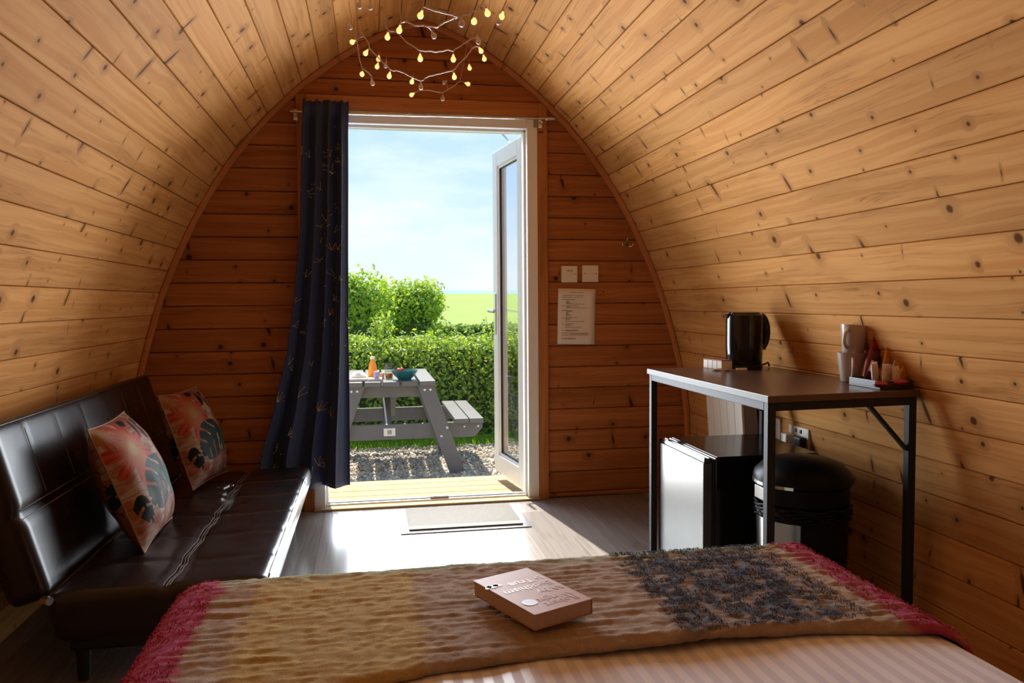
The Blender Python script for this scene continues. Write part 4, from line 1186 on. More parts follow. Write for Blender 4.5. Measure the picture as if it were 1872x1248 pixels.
def throw_raw(u, v):
    sx = BX0 - 0.40 + (BX1 - BX0 + 0.72) * u
    x, dx = edge_map(sx, BX0 - 0.014, BX1 + 0.014, RT)
    y0 = near_y(min(max(sx, -0.6), 1.3)); sy = y0 + (BY1 + 0.30 - y0) * v
    y, dy = edge_map(sy, -5, BY1 + 0.014, RT)
    return sx, sy, x, dx, y, dy
def throw_pt(u, v):
    sx, sy, x, dx, y, dy = throw_raw(u, v)
    z = BZT + 0.016 - dx - dy
    # puckers running across the cloth, strongest between the colour blocks
    band = 0.35 + 0.65 * max(math.exp(-((sx + 0.27) / .09) ** 2), math.exp(-((sx - 0.33) / .2) ** 2), .8 * math.exp(-((sx - 0.9) / .1) ** 2))
    w = 0.0042 * band * mnoise.noise((sx * 5.5, sy * 60, 1)) + 0.0013 * mnoise.noise((sx * 14, sy * 90, 3)) + 0.0018 * mnoise.noise((sx * 40, sy * 60, 6)) + 0.0016 * mnoise.noise((sx * 85, sy * 95, 8))
    if 0.5 < sx < .92: w += 0.0030 * mnoise.noise((sx * 60, sy * 75, 12))
    if v < .03: w -= 0.010 * (1 - v / .03) ** 2
    fx = min(1, dx / RT); fy = min(1, dy / RT)
    sgx = -1 if sx < 0 else 1
    # sides hang in loose folds
    fold = 0.018 * math.sin(sy * 21) * max(0, fx - .5) 
    return (x + sgx * fx * w * 1.5 + sgx * (0.035 * max(0, dx - RT) + fold * max(0, dx - RT) * 4), y + fy * w * 1.5 + 0.02 * max(0, dy - RT), z + w * (1 - max(fx, fy)) + 0.004)
NU, NV = 380, 190
mb = MB(); mb.grid(throw_pt, NU, NV)
thr = mb.build('throw_blanket', M['throw'], smooth=True, fixn=False)
tag(thr, 'woolly throw in crimson ochre brown and slate blocks across the bed', 'blanket')
ca = thr.data.color_attributes.new('Col', 'FLOAT_COLOR', 'POINT')
def smooth01(a, b_, x):
    t = max(0, min(1, (x - a) / (b_ - a))); return t * t * (3 - 2 * t)
def mixv(a, b_, t): return tuple(a[i] + (b_[i] - a[i]) * t for i in range(3))
CRIM, OCH, TAN, SLATE, GRN, BRN = (0.42, 0.045, 0.13), (0.54, 0.39, 0.14), (0.43, 0.33, 0.25), (0.075, 0.10, 0.155), (0.32, 0.37, 0.22), (0.20, 0.115, 0.07)
i = 0
for j in range(NV + 1):
    for k in range(NU + 1):
        sx, sy, x, dx, y, dy = throw_raw(k / NU, j / NV)
        jx = 0.018 * mnoise.noise((sx * 9, sy * 40, 2)) + 0.012 * mnoise.noise((sx * 40, sy * 60, 7))
        q = sx + jx
        c = CRIM
        c = mixv(c, TAN, smooth01(-.305, -.285, q)); c = mixv(c, OCH, smooth01(-.25, -.20, q)); c = mixv(c, TAN, smooth01(.06, .10, q))
        sl = smooth01(.49, .54, q) * (1 - smooth01(.80, .86, q)) * smooth01(1.215, 1.235, sy + jx)
        tuft = 0.5 + 0.9 * mnoise.noise((sx * 24, sy * 30, 5)) + 0.5 * mnoise.noise((sx * 60, sy * 70, 9))
        c = mixv(c, SLATE, sl * max(0.12, min(1, tuft + .25)))
        c = mixv(c, CRIM, smooth01(.885, .91, q) * (0.75 + .25 * smooth01(-.3, .2, mnoise.noise((sx * 30, sy * 40, 1)))))
        far = smooth01(1.585, 1.615, sy + jx * .6)
        if -.30 < q < .9: c = mixv(c, mixv(GRN, c, .35), far * .9)
        ca.data[i].color = c + (1,); i += 1
md = thr.modifiers.new('thickness', 'SOLIDIFY'); md.thickness = 0.007; md.offset = -1

# ------------------------------------------------------------------ paperback
bkA, bkB, bkC, bkD = Vector((0.185, 1.431, 0)), Vector((0.303, 1.489, 0)), Vector((0.367, 1.288, 0)), Vector((0.254, 1.244, 0))
ctr = (bkA + bkB + bkC + bkD) / 4
ex = ((bkD - bkC) + (bkA - bkB)).normalized()          # reading direction
ey = Vector((ex.y, -ex.x, 0))
if ey.dot(bkC - bkB) < 0: ey = -ey                     # top of the cover
bz = BZT + 0.030
Mb = Matrix((ex, ey, ex.cross(ey))).transposed().to_4x4(); Mb.translation = (ctr.x, ctr.y, bz)
up = 1 if Mb.to_3x3() @ Vector((0, 0, 1)) @ Vector((0, 0, 1)) > 0 else -1
BW, BH, BT_ = 0.124, 0.196, 0.027
book = thing('paperback_book', 'pinkish orange paperback book lying face up on the throw', 'book', (ctr.x, ctr.y, bz))
def bbox(nm, a, b_, mat, bev=.0006):
    mb = MB(Mb); mb.span(a, b_, bev, 1); return mb.build(nm, mat, book)
M['cover'] = plain('book_cover', (0.58, 0.33, 0.24), 0.5, var=.06, vscale=6, spec=.2)
bbox('pages', (-BW / 2 + .002, -BH / 2 + .002, .001), (BW / 2 - .002, BH / 2 - .002, BT_ - .001), plain('page_block', (0.50, 0.36, 0.26), .9, var=.15, vscale=120))
bbox('cover', (-BW / 2, -BH / 2, BT_ - .001), (BW / 2, BH / 2, BT_), M['cover'], .0003); bbox('back_cover', (-BW / 2, -BH / 2, 0), (BW / 2, BH / 2, .001), M['cover'], .0003)
bbox('spine', (-BW / 2, -BH / 2, 0), (-BW / 2 + .0012, BH / 2, BT_), M['cover'], .0003)
M['foil'] = plain('foil_lettering', (0.20, 0.11, 0.08), .3, .6, var=.05)
M['foil2'] = plain('faded_lettering', (0.36, 0.17, 0.10), .5, .1, var=.05)
M['badge'] = plain('silver_badge', (0.50, 0.48, 0.50), .5, .2, var=.05)
def text(nm, body, size, loc, mat, par, Mx, align='LEFT'):
    cu = bpy.data.curves.new(nm, 'FONT'); cu.body = body; cu.size = size; cu.align_x = align; cu.extrude = 0.00015; cu.offset = 0.0001
    to = bpy.data.objects.new('tmp', cu); COL.objects.link(to)
    dg = bpy.context.evaluated_depsgraph_get(); me = bpy.data.meshes.new_from_object(to.evaluated_get(dg)); bpy.data.objects.remove(to)
    mb = MB(Mx @ Matrix.Translation(loc)); mb.add([v.co for v in me.vertices], [list(p.vertices) for p in me.polygons]); bpy.data.meshes.remove(me)
    return mb.build(nm, mat, par, fixn=False)
zt_ = BT_ + .0003
text('lettering', 'Robert', .024, (-.048, .066, zt_), M['foil2'], book, Mb)
text('lettering', 'Wright', .024, (-.048, .044, zt_), M['foil2'], book, Mb)
text('lettering', 'Why', .027, (-.054, .010, zt_), M['foil'], book, Mb)
text('lettering', 'Buddhism', .026, (-.054, -.018, zt_), M['foil'], book, Mb)
text('lettering', 'is True', .026, (-.054, -.047, zt_), M['foil'], book, Mb)
mb = MB(Mb); mb.lathe([(0.0001, zt_), (.014, zt_), (.014, zt_ + .0003), (.0001, zt_ + .0003)], (.038, .050, 0), 24); mb.build('badge', M['badge'], book)
mb = MB(Mb)
for (sx_, sy_, a_) in ((.009, .013, .6), (-.009, .013, -.6), (.006, .006, 2.2), (-.006, .006, -2.2)):
    pl_ = [(sx_ + math.cos(q * .524) * .010 * math.cos(a_) - math.sin(q * .524) * .005 * math.sin(a_), math.cos(q * .524) * .010 * math.sin(a_) + math.sin(q * .524) * .005 * math.cos(a_)) for q in range(12)]
    mb.prism([(p[0] + .049, p[1] - .050) for p in pl_], lambda p: (p[0], p[1], zt_), lambda p: (p[0], p[1], zt_ + .0003))
mb.build('butterfly_mark', M['badge'], book)

# woolly curls standing off the slate and crimson blocks
def curls(nm, n, x0, x1, y0, y1, col, seed, ln=.012):
    r = random.Random(seed); vs = []; fs = []
    for k in range(n):
        sx, sy = r.uniform(x0, x1), r.uniform(y0, y1)
        u = (sx - (BX0 - 0.40)) / (BX1 - BX0 + 0.72); yn = near_y(sx); v = (sy - yn) / (BY1 + 0.30 - yn)
        if v < .02: continue
        if mnoise.noise((sx * 24, sy * 30, 5)) < -.25: continue
        p = Vector(throw_pt(u, v)); a = r.random() * 6.283; d = Vector((math.cos(a), math.sin(a), 0)); s_ = Vector((-d.y, d.x, 0)) * .0007; L = ln * r.uniform(.5, 1.2); b = len(vs)
        q = [p - d * L * .5 - Vector((0, 0, .002)), p - d * L * .2 + Vector((0, 0, .0035)), p + d * L * .25 + Vector((0, 0, .004)) + s_ * 2, p + d * L * .5 - Vector((0, 0, .002)) + s_ * 4]
        for w in q: vs += [tuple(w - s_), tuple(w + s_)]
        for i in range(3): fs.append([b + 2 * i, b + 2 * i + 1, b + 2 * i + 3, b + 2 * i + 2])
    mb = MB(); mb.v = vs; mb.f = fs; mb.uv = [None] * len(fs)
    return mb.build(nm, plain(nm + '_wool', col, .95, var=.35, vscale=90, spec=.1), thr, kind='stuff', fixn=False)
curls('slate_curls', 3200, .51, .86, 1.22, 1.70, (0.10, 0.13, 0.19), 3, .011)
curls('crimson_curls', 1800, .89, 1.12, 1.14, 1.70, (0.46, 0.06, 0.14), 4, .007)
curls('crimson_curls', 2000, -.62, -.30, 1.10, 1.70, (0.44, 0.05, 0.14), 5, .008)

# ------------------------------------------------------------------ desk
TZT = 0.78
m, nt, b = newmat('dark_walnut_top'); tc = nd(nt, 'ShaderNodeTexCoord'); mp = nd(nt, 'ShaderNodeMapping'); mp.inputs['Scale'].default_value = (40, 3, 40)
nt.links.new(tc.outputs['Object'], mp.inputs[0]); n1 = noi(nt, mp.outputs[0], 1.0, 4, .6)
nt.links.new(mixc(nt, n1, (0.075, 0.038, 0.026), (0.125, 0.070, 0.048)), b.inputs['Base Color']); b.inputs['Roughness'].default_value = .28; bump(nt, b, n1, .08, .002); M['walnut'] = m
desk = thing('side_desk', 'dark topped desk on a black metal frame against the right wall', 'desk', (1.39, 2.59, 0))
TA, TB, TC, TD = (1.118, 3.072), (1.131, 2.098), (1.655, 2.140), (1.645, 3.085)
mb = MB(); mb.prism([TB, TC, TD, TA], lambda p: (p[0], p[1], TZT - 0.021), lambda p: (p[0], p[1], TZT))
top = mb.build('desktop', M['walnut'], desk)
bv = top.modifiers.new('edge', 'BEVEL'); bv.width = 0.002; bv.segments = 2
mb = MB(); mb.bar((TB[0] - .0006, TB[1] + .001, TZT - .0105), (TA[0] - .0006, TA[1] - .001, TZT - .0105), .0012, .018); mb.build('edge_band', plain('desk_edging', (0.11, 0.10, 0.09), .5, var=.2, vscale=60, spec=.25), desk)
LG = [(1.147, 2.118), (1.137, 3.052), (1.632, 2.152), (1.628, 3.062)]
for (x, y) in LG:
    mb = MB(); mb.span((x - .0125, y - .0125, 0.001), (x + .0125, y + .0125, TZT - 0.021), .0015); mb.build('leg', M['black_metal'], desk)
for i_, j_ in ((0, 1), (2, 3), (0, 2), (1, 3)):
    a, b_ = Vector(LG[i_] + (TZT - .0335,)), Vector(LG[j_] + (TZT - .0335,)); d = (b_ - a).normalized() * .0127
    mb = MB(); mb.bar(a + d, b_ - d, .025 if 1 else 0, .025, bev=.0015); mb.build('frame_rail', M['black_metal'], desk)
for (l, dr) in ((2, (-1, 0)), (3, (-1, 0))):
    x, y = LG[l]; mb = MB(); mb.bar((x + dr[0] * .012, y + dr[1] * .012, TZT - .185), (x + dr[0] * .14, y + dr[1] * .14, TZT - .047), .010, .016, up=(-dr[1], dr[0], 0)); mb.build('corner_brace', M['black_metal'], desk)

# ------------------------------------------------------------------ kettle
kx, kyy = 1.498, 3.0 - 0.02
ke = thing('electric_kettle', 'glossy black electric kettle standing on the desk', 'kettle', (kx, kyy, TZT))
mb = MB(); mb.lathe([(0.0001, 0.0), (0.070, 0.0), (0.072, 0.004), (0.072, 0.016), (0.067, 0.019), (0.0001, 0.019)], (kx, kyy, TZT + .0005), 32); mb.build('power_base', M['black_satin'], ke, smooth=40)
mb = MB(); mb.lathe([(0.0001, 0.020), (0.068, 0.020), (0.071, 0.026), (0.0735, 0.10), (0.0735, 0.19), (0.072, 0.216), (0.067, 0.221), (0.0001, 0.2215)], (kx, kyy, TZT + .0005), 36); kb = mb.build('jug', M['black_gloss'], ke, smooth=40)
mb = MB(); mb.lathe([(0.0001, 0.2216), (0.064, 0.2216), (0.060, 0.228), (0.03, 0.232), (0.0001, 0.2325)], (kx, kyy, TZT + .0005), 32); mb.build('lid', M['black_gloss'], ke, smooth=40)
mb = MB(); rr = []
for i in range(15):
    a = R(78) - R(150) * i / 14; rr.append((kx + .058 + .034 * math.cos(a), kyy - .018, TZT + .148 + .068 * math.sin(a)))
mb.tube(rr, [.012] * 15, 10); mb.build('handle', M['black_gloss'], ke, smooth=True)
mb = MB(); mb.bar((kx + .070, kyy - .016, TZT + .20), (kx + .068, kyy - .016, TZT + .105), .024, .03, up=(0, 1, 0), bev=.006); mb.build('handle_web', M['black_gloss'], ke, smooth=40)
mb = MB(); mb.prism([(-.026, .222), (.026, .222), (.0, .196)], lambda p: (kx - .068, kyy + p[0], TZT + p[1]), lambda p: (kx - .080 if p[1] > .2 else kx - .070, kyy + p[0] * .5, TZT + p[1])); mb.build('spout', M['black_gloss'], ke, smooth=40)
mb = MB(); mb.span((kx + .062, kyy - .030, TZT + .076), (kx + .082, kyy - .012, TZT + .082), .002); mb.build('switch', M['chrome'], ke)
mb = MB(); mb.tube([(kx + .066, kyy, TZT + .010), (kx + .085, kyy - .008, TZT + .016), (kx + .105, kyy + .0, TZT + .022), (kx + .12, kyy + .02, TZT + .015), (kx + .125, kyy + .03, TZT + .006)], .0035, 8); mb.build('power_cord', M['black_satin'], ke, smooth=True)
# carton and notebooks beside the kettle
M['cream'] = plain('cream_card', (0.80, 0.74, 0.66), .6, var=.03)
Mc = Matrix.Translation((1.395, 3.005, TZT)) @ Matrix.Rotation(R(102), 4, 'Z')
cb = thing('tea_carton', 'small cream carton with a dark lid left of the kettle', 'box', (1.395, 3.005, TZT))
mb = MB(Mc); mb.span((-.06, -.026, .0005), (.06, .026, .034), .001); mb.build('carton', M['cream'], cb)
mb = MB(Mc); mb.span((-.0605, -.0265, .034), (.0605, .0265, .038), .001); mb.build('lid', plain('plum_card', (0.30, 0.14, 0.12), .6, var=.1), cb)
for i in range(3):
    mb = MB(Mc); mb.span((-.030 + i * .030, .0261, .002), (-.0293 + i * .030, .0266, .033)); mb.build('crease', M['ink'], cb)
Mn = Matrix.Translation((1.372, 2.905, TZT)) @ Matrix.Rotation(R(35), 4, 'Z')
for k_, (dz, da, col, lb) in enumerate(((0.0005, 0, (0.72, 0.66, 0.58), 'cream leaflet lying at the bottom beside the kettle'), (0.0035, 18, (0.22, 0.10, 0.06), 'brown covered notebook lying on the cream leaflet'))):
    mb = MB(Mn @ Matrix.Rotation(R(da), 4, 'Z')); mb.span((-.04, -.028, dz), (.04, .028, dz + .0026), .0005)
    o = mb.build('notebook', plain('notebook_cover', col, .5, var=.08)); tag(o, lb, 'notebook', 'stationery by the kettle'); 
mb = MB(); mb.span((1.425, 2.895, TZT + .0005), (1.47, 2.91, TZT + .009), .001); tag(mb.build('small_card_box', M['cream']), 'tiny cream card box lying before the kettle', 'box')

# ------------------------------------------------------------------ mugs
M['mug'] = plain('greige_glaze', (0.52, 0.44, 0.38), .22, var=.04)
def mug(label, c, tilt, hang):
    t = thing('mug', label, 'mug', c, 'stacked mugs on the desk')
    Mx = Matrix.Translation(c) @ tilt
    mb = MB(Mx); mb.lathe([(0.0001, 0.001), (0.031, 0.0), (0.034, 0.003), (0.046, 0.094), (0.0475, 0.099), (0.0455, 0.099), (0.043, 0.092), (0.0315, 0.008), (0.0001, 0.006)], (0, 0, 0), 30); mb.build('cup', M['mug'], t, smooth=50)
    pts = []
    for i in range(11):
        a = R(80) - R(160) * i / 10
        pts.append(Vector((math.cos(hang), math.sin(hang), 0)) * (.038 + .030 * math.cos(a)) + Vector((0, 0, .052 + .030 * math.sin(a))))
    mb = MB(Mx); mb.tube(pts, [.0065] + [.0055] * 9 + [.0065], 8); mb.build('handle', M['mug'], t, smooth=True)
    return t
mug('lower greige mug standing on the desk beside the tray', (1.598, 2.405, TZT + .0005), Matrix.Identity(4), R(-118))
mug('upper greige mug tilted on top of the lower mug', (1.600, 2.402, TZT + .0925), Matrix.Rotation(R(5), 4, 'Y'), R(-150))
mb = MB(); mb.tube([(1.600, 2.402, TZT + .115), (1.622, 2.398, TZT + .175), (1.632, 2.396, TZT + .205), (1.637, 2.395, TZT + .212)], [.003, .003, .0055, .004], 8); tag(mb.build('teaspoon', plain('dark_spoon', (0.16, 0.06, 0.04), .3, .4, var=.1), smooth=True), 'dark teaspoon handle sticking out of the upper mug', 'spoon')

# ------------------------------------------------------------------ tray with sachets
tx0, tx1, ty0, ty1 = 1.537, 1.652, 2.165, 2.325
tray = thing('hospitality_tray', 'small black tray of biscuits and sachets on the desk corner', 'tray', ((tx0 + tx1) / 2, (ty0 + ty1) / 2, TZT))
M['tray'] = plain('black_tray', (0.02, 0.021, 0.022), .35, var=.1)
for a, b_ in (((tx0, ty0, .0005), (tx1, ty1, .005)), ((tx0, ty0, .005), (tx0 + .004, ty1, .026)), ((tx1 - .004, ty0, .005), (tx1, ty1, .026)), ((tx0 + .004, ty0, .005), (tx1 - .004, ty0 + .004, .026)), ((tx0 + .004, ty1 - .004, .005), (tx1 - .004, ty1, .026))):
    mb = MB(); mb.span((a[0], a[1], TZT + a[2]), (b_[0], b_[1], TZT + b_[2]), .0012); mb.build('side' if b_[2] > .02 else 'base', M['tray'], tray)
def packet(name, label, cat, c, rot, w, h, th, mat, band=None, crimp=True, group='sachets in the tray'):
    w *= 1.3; h *= 1.22; th *= 1.2
    t = thing(name, label, cat, c, group)
    Mx = Matrix.Translation(c) @ Euler(rot).to_matrix().to_4x4()
    mb = MB(Mx)
    for sg in (1, -1):
        def fn(u, v, sg=sg):
            a, q = 2 * u - 1, 2 * v - 1
            e_ = max(0, 1 - abs(a) ** 4) ** .5 * max(0, 1 - (abs(q) / .86) ** 4 if abs(q) < .86 else 0) ** .5
            return (a * w / 2, sg * th / 2 * e_ + .0018 * mnoise.noise((a * 3 + c[0] * 90, q * 4, sg)) * e_ + (.0008 * math.sin(a * 30) if abs(q) > .88 else 0), (q + 1) * h / 2)
        mb.grid(fn, 14, 16)
    mb.build('wrapper', mat, t, smooth=True)
    if band:
        mb = MB(Mx)
        mb.grid(lambda u, v: ((2 * u - 1) * w * .36, -(th / 2 * (max(0, 1 - abs((2 * u - 1) * .72) ** 4) ** .5)) - .0012, h * (.35 + .3 * v)), 8, 3); mb.build('printed_panel', band, t, smooth=True, fixn=False)
    return t
foil = lambda n, c, r=.25: plain(n, c, r, .35, var=.12, vscale=60, bmp=.5)
M['redfoil'] = foil('red_foil', (0.32, 0.015, 0.03)); M['goldfoil'] = foil('gold_foil_wrap', (0.72, 0.36, 0.05)); M['whitefoil'] = foil('white_foil', (0.75, 0.70, 0.66), .35); M['pinkpaper'] = plain('pink_paper', (0.70, 0.55, 0.50), .6, var=.08); M['purple'] = foil('dark_purple_foil', (0.10, 0.015, 0.05)); M['pinkred'] = foil('pinkish_red_foil', (0.34, 0.03, 0.05))
zb_ = TZT + .006
packet('biscuit_packet', 'tall dark red foil packet leaning at the back of the tray', 'packet', (1.590, 2.300, zb_), (R(-6), R(28), R(20)), .048, .135, .016, M['redfoil'], M['purple'])
packet('biscuit_packet', 'purple and white foil packet leaning on the tall red packet', 'packet', (1.560, 2.268, zb_), (R(-4), R(24), R(10)), .028, .10, .010, M['purple'], M['whitefoil'])
packet('coffee_stick', 'upright gold coffee stick in the middle of the tray', 'sachet', (1.612, 2.262, zb_), (R(-5), R(16), R(5)), .020, .098, .007, M['goldfoil'], None)
packet('coffee_stick', 'gold and white sachet at the wall side of the tray', 'sachet', (1.628, 2.225, zb_), (R(-6), R(30), R(-4)), .030, .066, .008, M['goldfoil'], M['whitefoil'])
packet('coffee_stick', 'leaning gold sachet near the front right of the tray', 'sachet', (1.618, 2.200, zb_), (R(-5), R(40), R(8)), .028, .062, .008, M['goldfoil'], None)
packet('milk_sachet', 'shiny white sachet sticking up beside the gold sticks', 'sachet', (1.626, 2.248, zb_), (R(-4), R(24), R(0)), .016, .082, .006, M['whitefoil'], None)
packet('sugar_sachet', 'white printed sugar sachet standing in front', 'sachet', (1.596, 2.215, zb_), (R(-4), R(4), R(14)), .032, .056, .010, M['whitefoil'], None)
packet('sugar_sachet', 'pink edged sugar sachet right of the white printed one', 'sachet', (1.612, 2.192, zb_), (R(-3), R(2), R(18)), .022, .052, .012, M['pinkpaper'], None)
packet('sugar_sachet', 'pink edged sugar sachet behind the white printed one', 'sachet', (1.578, 2.245, zb_), (R(-3), R(-3), R(20)), .022, .060, .012, M['pinkpaper'], None)
packet('chocolate_bar', 'small red wrapped bar lying at the left front of the tray', 'biscuit', (1.560, 2.205, zb_ + .008), (R(86), R(0), R(-28)), .030, .056, .016, M['pinkred'], None)
packet('chocolate_bar', 'small red wrapped bar lying beside the sugar sachets', 'biscuit', (1.584, 2.190, zb_ + .012), (R(84), R(0), R(40)), .028, .048, .018, M['pinkred'], M['pinkpaper'])

# ------------------------------------------------------------------ fridge
fx0, fx1, fy0, fy1, fz = 1.152, 1.600, 2.590, 3.030, 0.50
fr = thing('mini_fridge', 'black mini fridge with a silver door under the desk', 'fridge', ((fx0 + fx1) / 2, (fy0 + fy1) / 2, 0))
mb = MB(); mb.span((fx0 + .045, fy0, .018), (fx1, fy1, fz), .004); mb.build('cabinet', M['black_gloss'], fr)
m, nt, b = newmat('silver_door_panel'); tc = nd(nt, 'ShaderNodeTexCoord'); mp = nd(nt, 'ShaderNodeMapping'); mp.inputs['Scale'].default_value = (400, 400, 6); nt.links.new(tc.outputs['Object'], mp.inputs[0])
b.inputs['Base Color'].default_value = (.13, .125, .115, 1); b.inputs['Metallic'].default_value = 1; nt.links.new(mapr(nt, noi(nt, mp.outputs[0], 1, 2), .3, .7, .33, .36), b.inputs['Roughness']); M['silver'] = m
mb = MB(); mb.span((fx0, fy0 + .001, .03), (fx0 + .034, fy1 - .001, fz - .016), .003); fd = mb.build('door', M['silver'], fr)
mb = MB(); mb.span((fx0 + .003, fy0 + .001, fz - .0155), (fx0 + .034, fy1 - .001, fz - .001), .003); mb.build('door_cap', M['black_gloss'], fd)
mb = MB(); mb.span((fx0 + .008, fy0 + .012, fz - .0012), (fx0 + .013, fy1 - .012, fz + .001)); mb.span((fx0 + .024, fy0 + .012, fz - .0012), (fx0 + .028, fy1 - .012, fz + .001)); mb.build('cap_trim', M['chrome'], fd)
mb = MB(); mb.span((fx0 + .035, fy0 + .006, .035), (fx0 + .0445, fy1 - .006, fz - .006)); mb.build('gasket', M['rubber'], fr)
mb = MB(); mb.span((fx0 + .05, fy0 - .002, fz + .0005), (fx1 - .01, fy1 - .02, fz + .004), .002); mb.build('worktop', M['black_gloss'], fr)
for x in (fx0 + .08, fx1 - .05):
    for y in (fy0 + .05, fy1 - .05):
        mb = MB(); mb.lathe([(0.0001, 0), (.018, 0), (.018, .018), (.0001, .018)], (x, y, .0003), 12); mb.build('foot', M['black_satin'], fr)

# ------------------------------------------------------------------ pedal bin
bx_, by_ = 1.405, 2.375
bn_ = thing('pedal_bin', 'round black pedal bin with a domed lid and steel front panel', 'bin', (bx_, by_, 0))
mb = MB(); mb.lathe([(0.0001, .0005), (.135, .0005), (.138, .012), (.138, .03), (.0001, .03)], (bx_, by_, 0), 40); mb.build('base_ring', M['bin_black'], bn_, smooth=40)
mb = MB(); mb.lathe([(.134, .03), (.140, .20), (.144, .36), (.140, .36), (.132, .04)], (bx_, by_, 0), 48); mb.build('body', M['bin_black'], bn_, smooth=40)
mb = MB(); mb.grid(lambda u, v: (bx_ + (.1365 + .0095 * v) * math.cos(R(150 + 88 * u)), by_ + (.1365 + .0095 * v) * math.sin(R(150 + 88 * u)), .035 + .31 * v), 24, 3); mb.build('steel_panel', plain('bin_steel', (.55, .54, .50), .25, 1.0, var=.04), bn_, smooth=True, fixn=False)
mb = MB()
for k_ in range(5):
    mb.tube([(bx_ + (.147 + .004 * math.sin(i * 1.7 + k_ * 2)) * math.cos(i / 60 * 6.283), by_ + (.147 + .004 * math.sin(i * 1.7 + k_ * 2)) * math.sin(i / 60 * 6.283), .352 + k_ * .009 + .004 * math.sin(i * .9 + k_)) for i in range(60)], .0055, 6, closed=True)
mb.build('bag_rim', M['bin_black'], bn_, smooth=True)
mb = MB(); mb.lathe([(.140, .395), (.146, .40), (.147, .452), (.143, .456), (.138, .45)], (bx_, by_, 0), 48); mb.build('lid_band', M['bin_black'], bn_, smooth=40)
mb = MB(); mb.lathe([(.150, .457), (.157, .463), (.158, .474), (.152, .492), (.125, .520), (.085, .535), (.0001, .541)], (bx_, by_, 0), 48); mb.build('lid', M['bin_black'], bn_, smooth=40)
mb = MB()
for i in range(9):
    a = R(150) + R(80) * i / 8; p = (bx_ + .1575 * math.cos(a), by_ + .1575 * math.sin(a), .461)
    if i: mb.bar(pv, p, .004, .010)
    pv = p
mb.build('chrome_trim', M['chrome'], bn_)
mb = MB(); mb.span((bx_ - .153, by_ - .035, .405), (bx_ - .140, by_ + .035, .447), .002); mb.build('latch_plate', plain('grey_latch', (.45, .43, .40), .4, .3, var=.05), bn_)
mb = MB(); mb.bar((bx_ - .13, by_, .018), (bx_ - .19, by_, .012), .05, .008, bev=.002); mb.build('pedal', M['bin_black'], bn_)

# ------------------------------------------------------------------ wall heater
he = thing('panel_heater', 'white ribbed panel heater on the right wall behind the fridge', 'heater', (1.64, 3.38, 0.24))
def hx(z): return 1.592 + (0.62 - z) * 0.07
Mh = Matrix(((1, 0, -.07, 1.592 + .62 * .07), (0, 1, 0, 0), (0, 0, 1, 0), (0, 0, 0, 1)))
for i in range(5):
    y1 = 3.56 - i * .074; mb = MB(Mh); mb.span((0, y1 - .072, .25), (.012, y1, .71), .003); mb.build('rib', M['plastic_white'], he)
mb = MB(Mh); mb.span((.0125, 3.195, .245), (.075, 3.556, .715), .004); mb.build('casing', plain('heater_side', (.30, .28, .26), .5, var=.05), he)
for y in (3.25, 3.50):
    mb = MB(Mh); mb.span((.075, y - .02, .40), (.105, y + .02, .46), .002); mb.build('wall_bracket', M['black_satin'], he)

# ------------------------------------------------------------------ sockets on the right wall
WX = lambda z: XC + hw(z)
sk = thing('double_socket', 'white double wall socket with two plugs above the bin', 'socket', (WX(.48), 2.935, .45))
sxx = WX(.50) - .0095
mb = MB(); mb.span((sxx, 2.86, .452), (sxx + .012, 3.008, .540), .002); sp_ = mb.build('face_plate', M['plastic_white'], sk)
for y in (2.915, 2.953):
    mb = MB(); mb.span((sxx - .003, y - .006, .515), (sxx, y + .006, .530), .001); mb.build('rocker_switch', M['ink'], sp_)
mb = MB(); mb.span((sxx - .042, 2.955, .465), (sxx, 3.003, .508), .006); mb.build('white_plug', M['plastic_white'], sk, label='chunky white plug')
mb = MB(); mb.span((sxx - .030, 2.870, .460), (sxx, 2.925, .506), .008); mb.build('black_plug', M['black_satin'], sk, label='black plug with cable')
mb = MB(); mb.tube([(sxx - .022, 2.875, .462), (sxx - .02, 2.85, .445), (sxx - .01, 2.82, .437), (sxx + .0, 2.79, .436)], .0035, 8); mb.build('cable', M['black_satin'], sk, smooth=True)
mb = MB(); mb.span((WX(.5) - .008, 3.085, .462), (WX(.5) + .004, 3.15, .548), .002); tag(rebase(mb.build('single_socket', M['plastic_white']), (WX(.5), 3.117, .462)), 'white single wall plate beyond the desk leg', 'socket')

# ------------------------------------------------------------------ gable wall fittings
sw_ = thing('light_switch', 'cream double light switch above the pinned notice', 'switch', (1.053, D - .003, 1.158))
mb = MB(); mb.span((1.009, D - .0095, 1.158), (1.097, D - .0005, 1.246), .002); pp = mb.build('face_plate', M['plastic_white'], sw_)
for x in (1.046, 1.064):
    mb = MB(); mb.span((x - .0075, D - .0135, 1.192), (x + .0075, D - .0095, 1.218), .0015); mb.build('rocker', M['plastic_white'], pp)
    mb = MB(); mb.span((x - .007, D - .0105, 1.2195), (x + .007, D - .0094, 1.2225)); mb.build('printed_mark', M['ink'], pp)
mb = MB(); mb.lathe([(0.0001, -.0008), (.003, -.0005), (.003, .001)], (1.085, D - .0098, 1.203), 10, M=Matrix.Rotation(R(-90), 4, 'X')); mb.build('screw', M['steel'], pp)
bp_ = thing('blanking_plate', 'cream blank wall plate with two screws beside the switch', 'wall plate', (1.169, D - .003, 1.160))
mb = MB(); mb.span((1.124, D - .0095, 1.160), (1.213, D - .0005, 1.249), .002); pp = mb.build('face_plate', M['plastic_white'], bp_)
for x in (1.138, 1.200):
    mb = MB(); mb.lathe([(0.0001, -.0008), (.0035, -.0005), (.0035, .001)], (x, D - .0098, 1.205), 10, M=Matrix.Rotation(R(-90), 4, 'X')); mb.build('screw', M['steel'], pp)
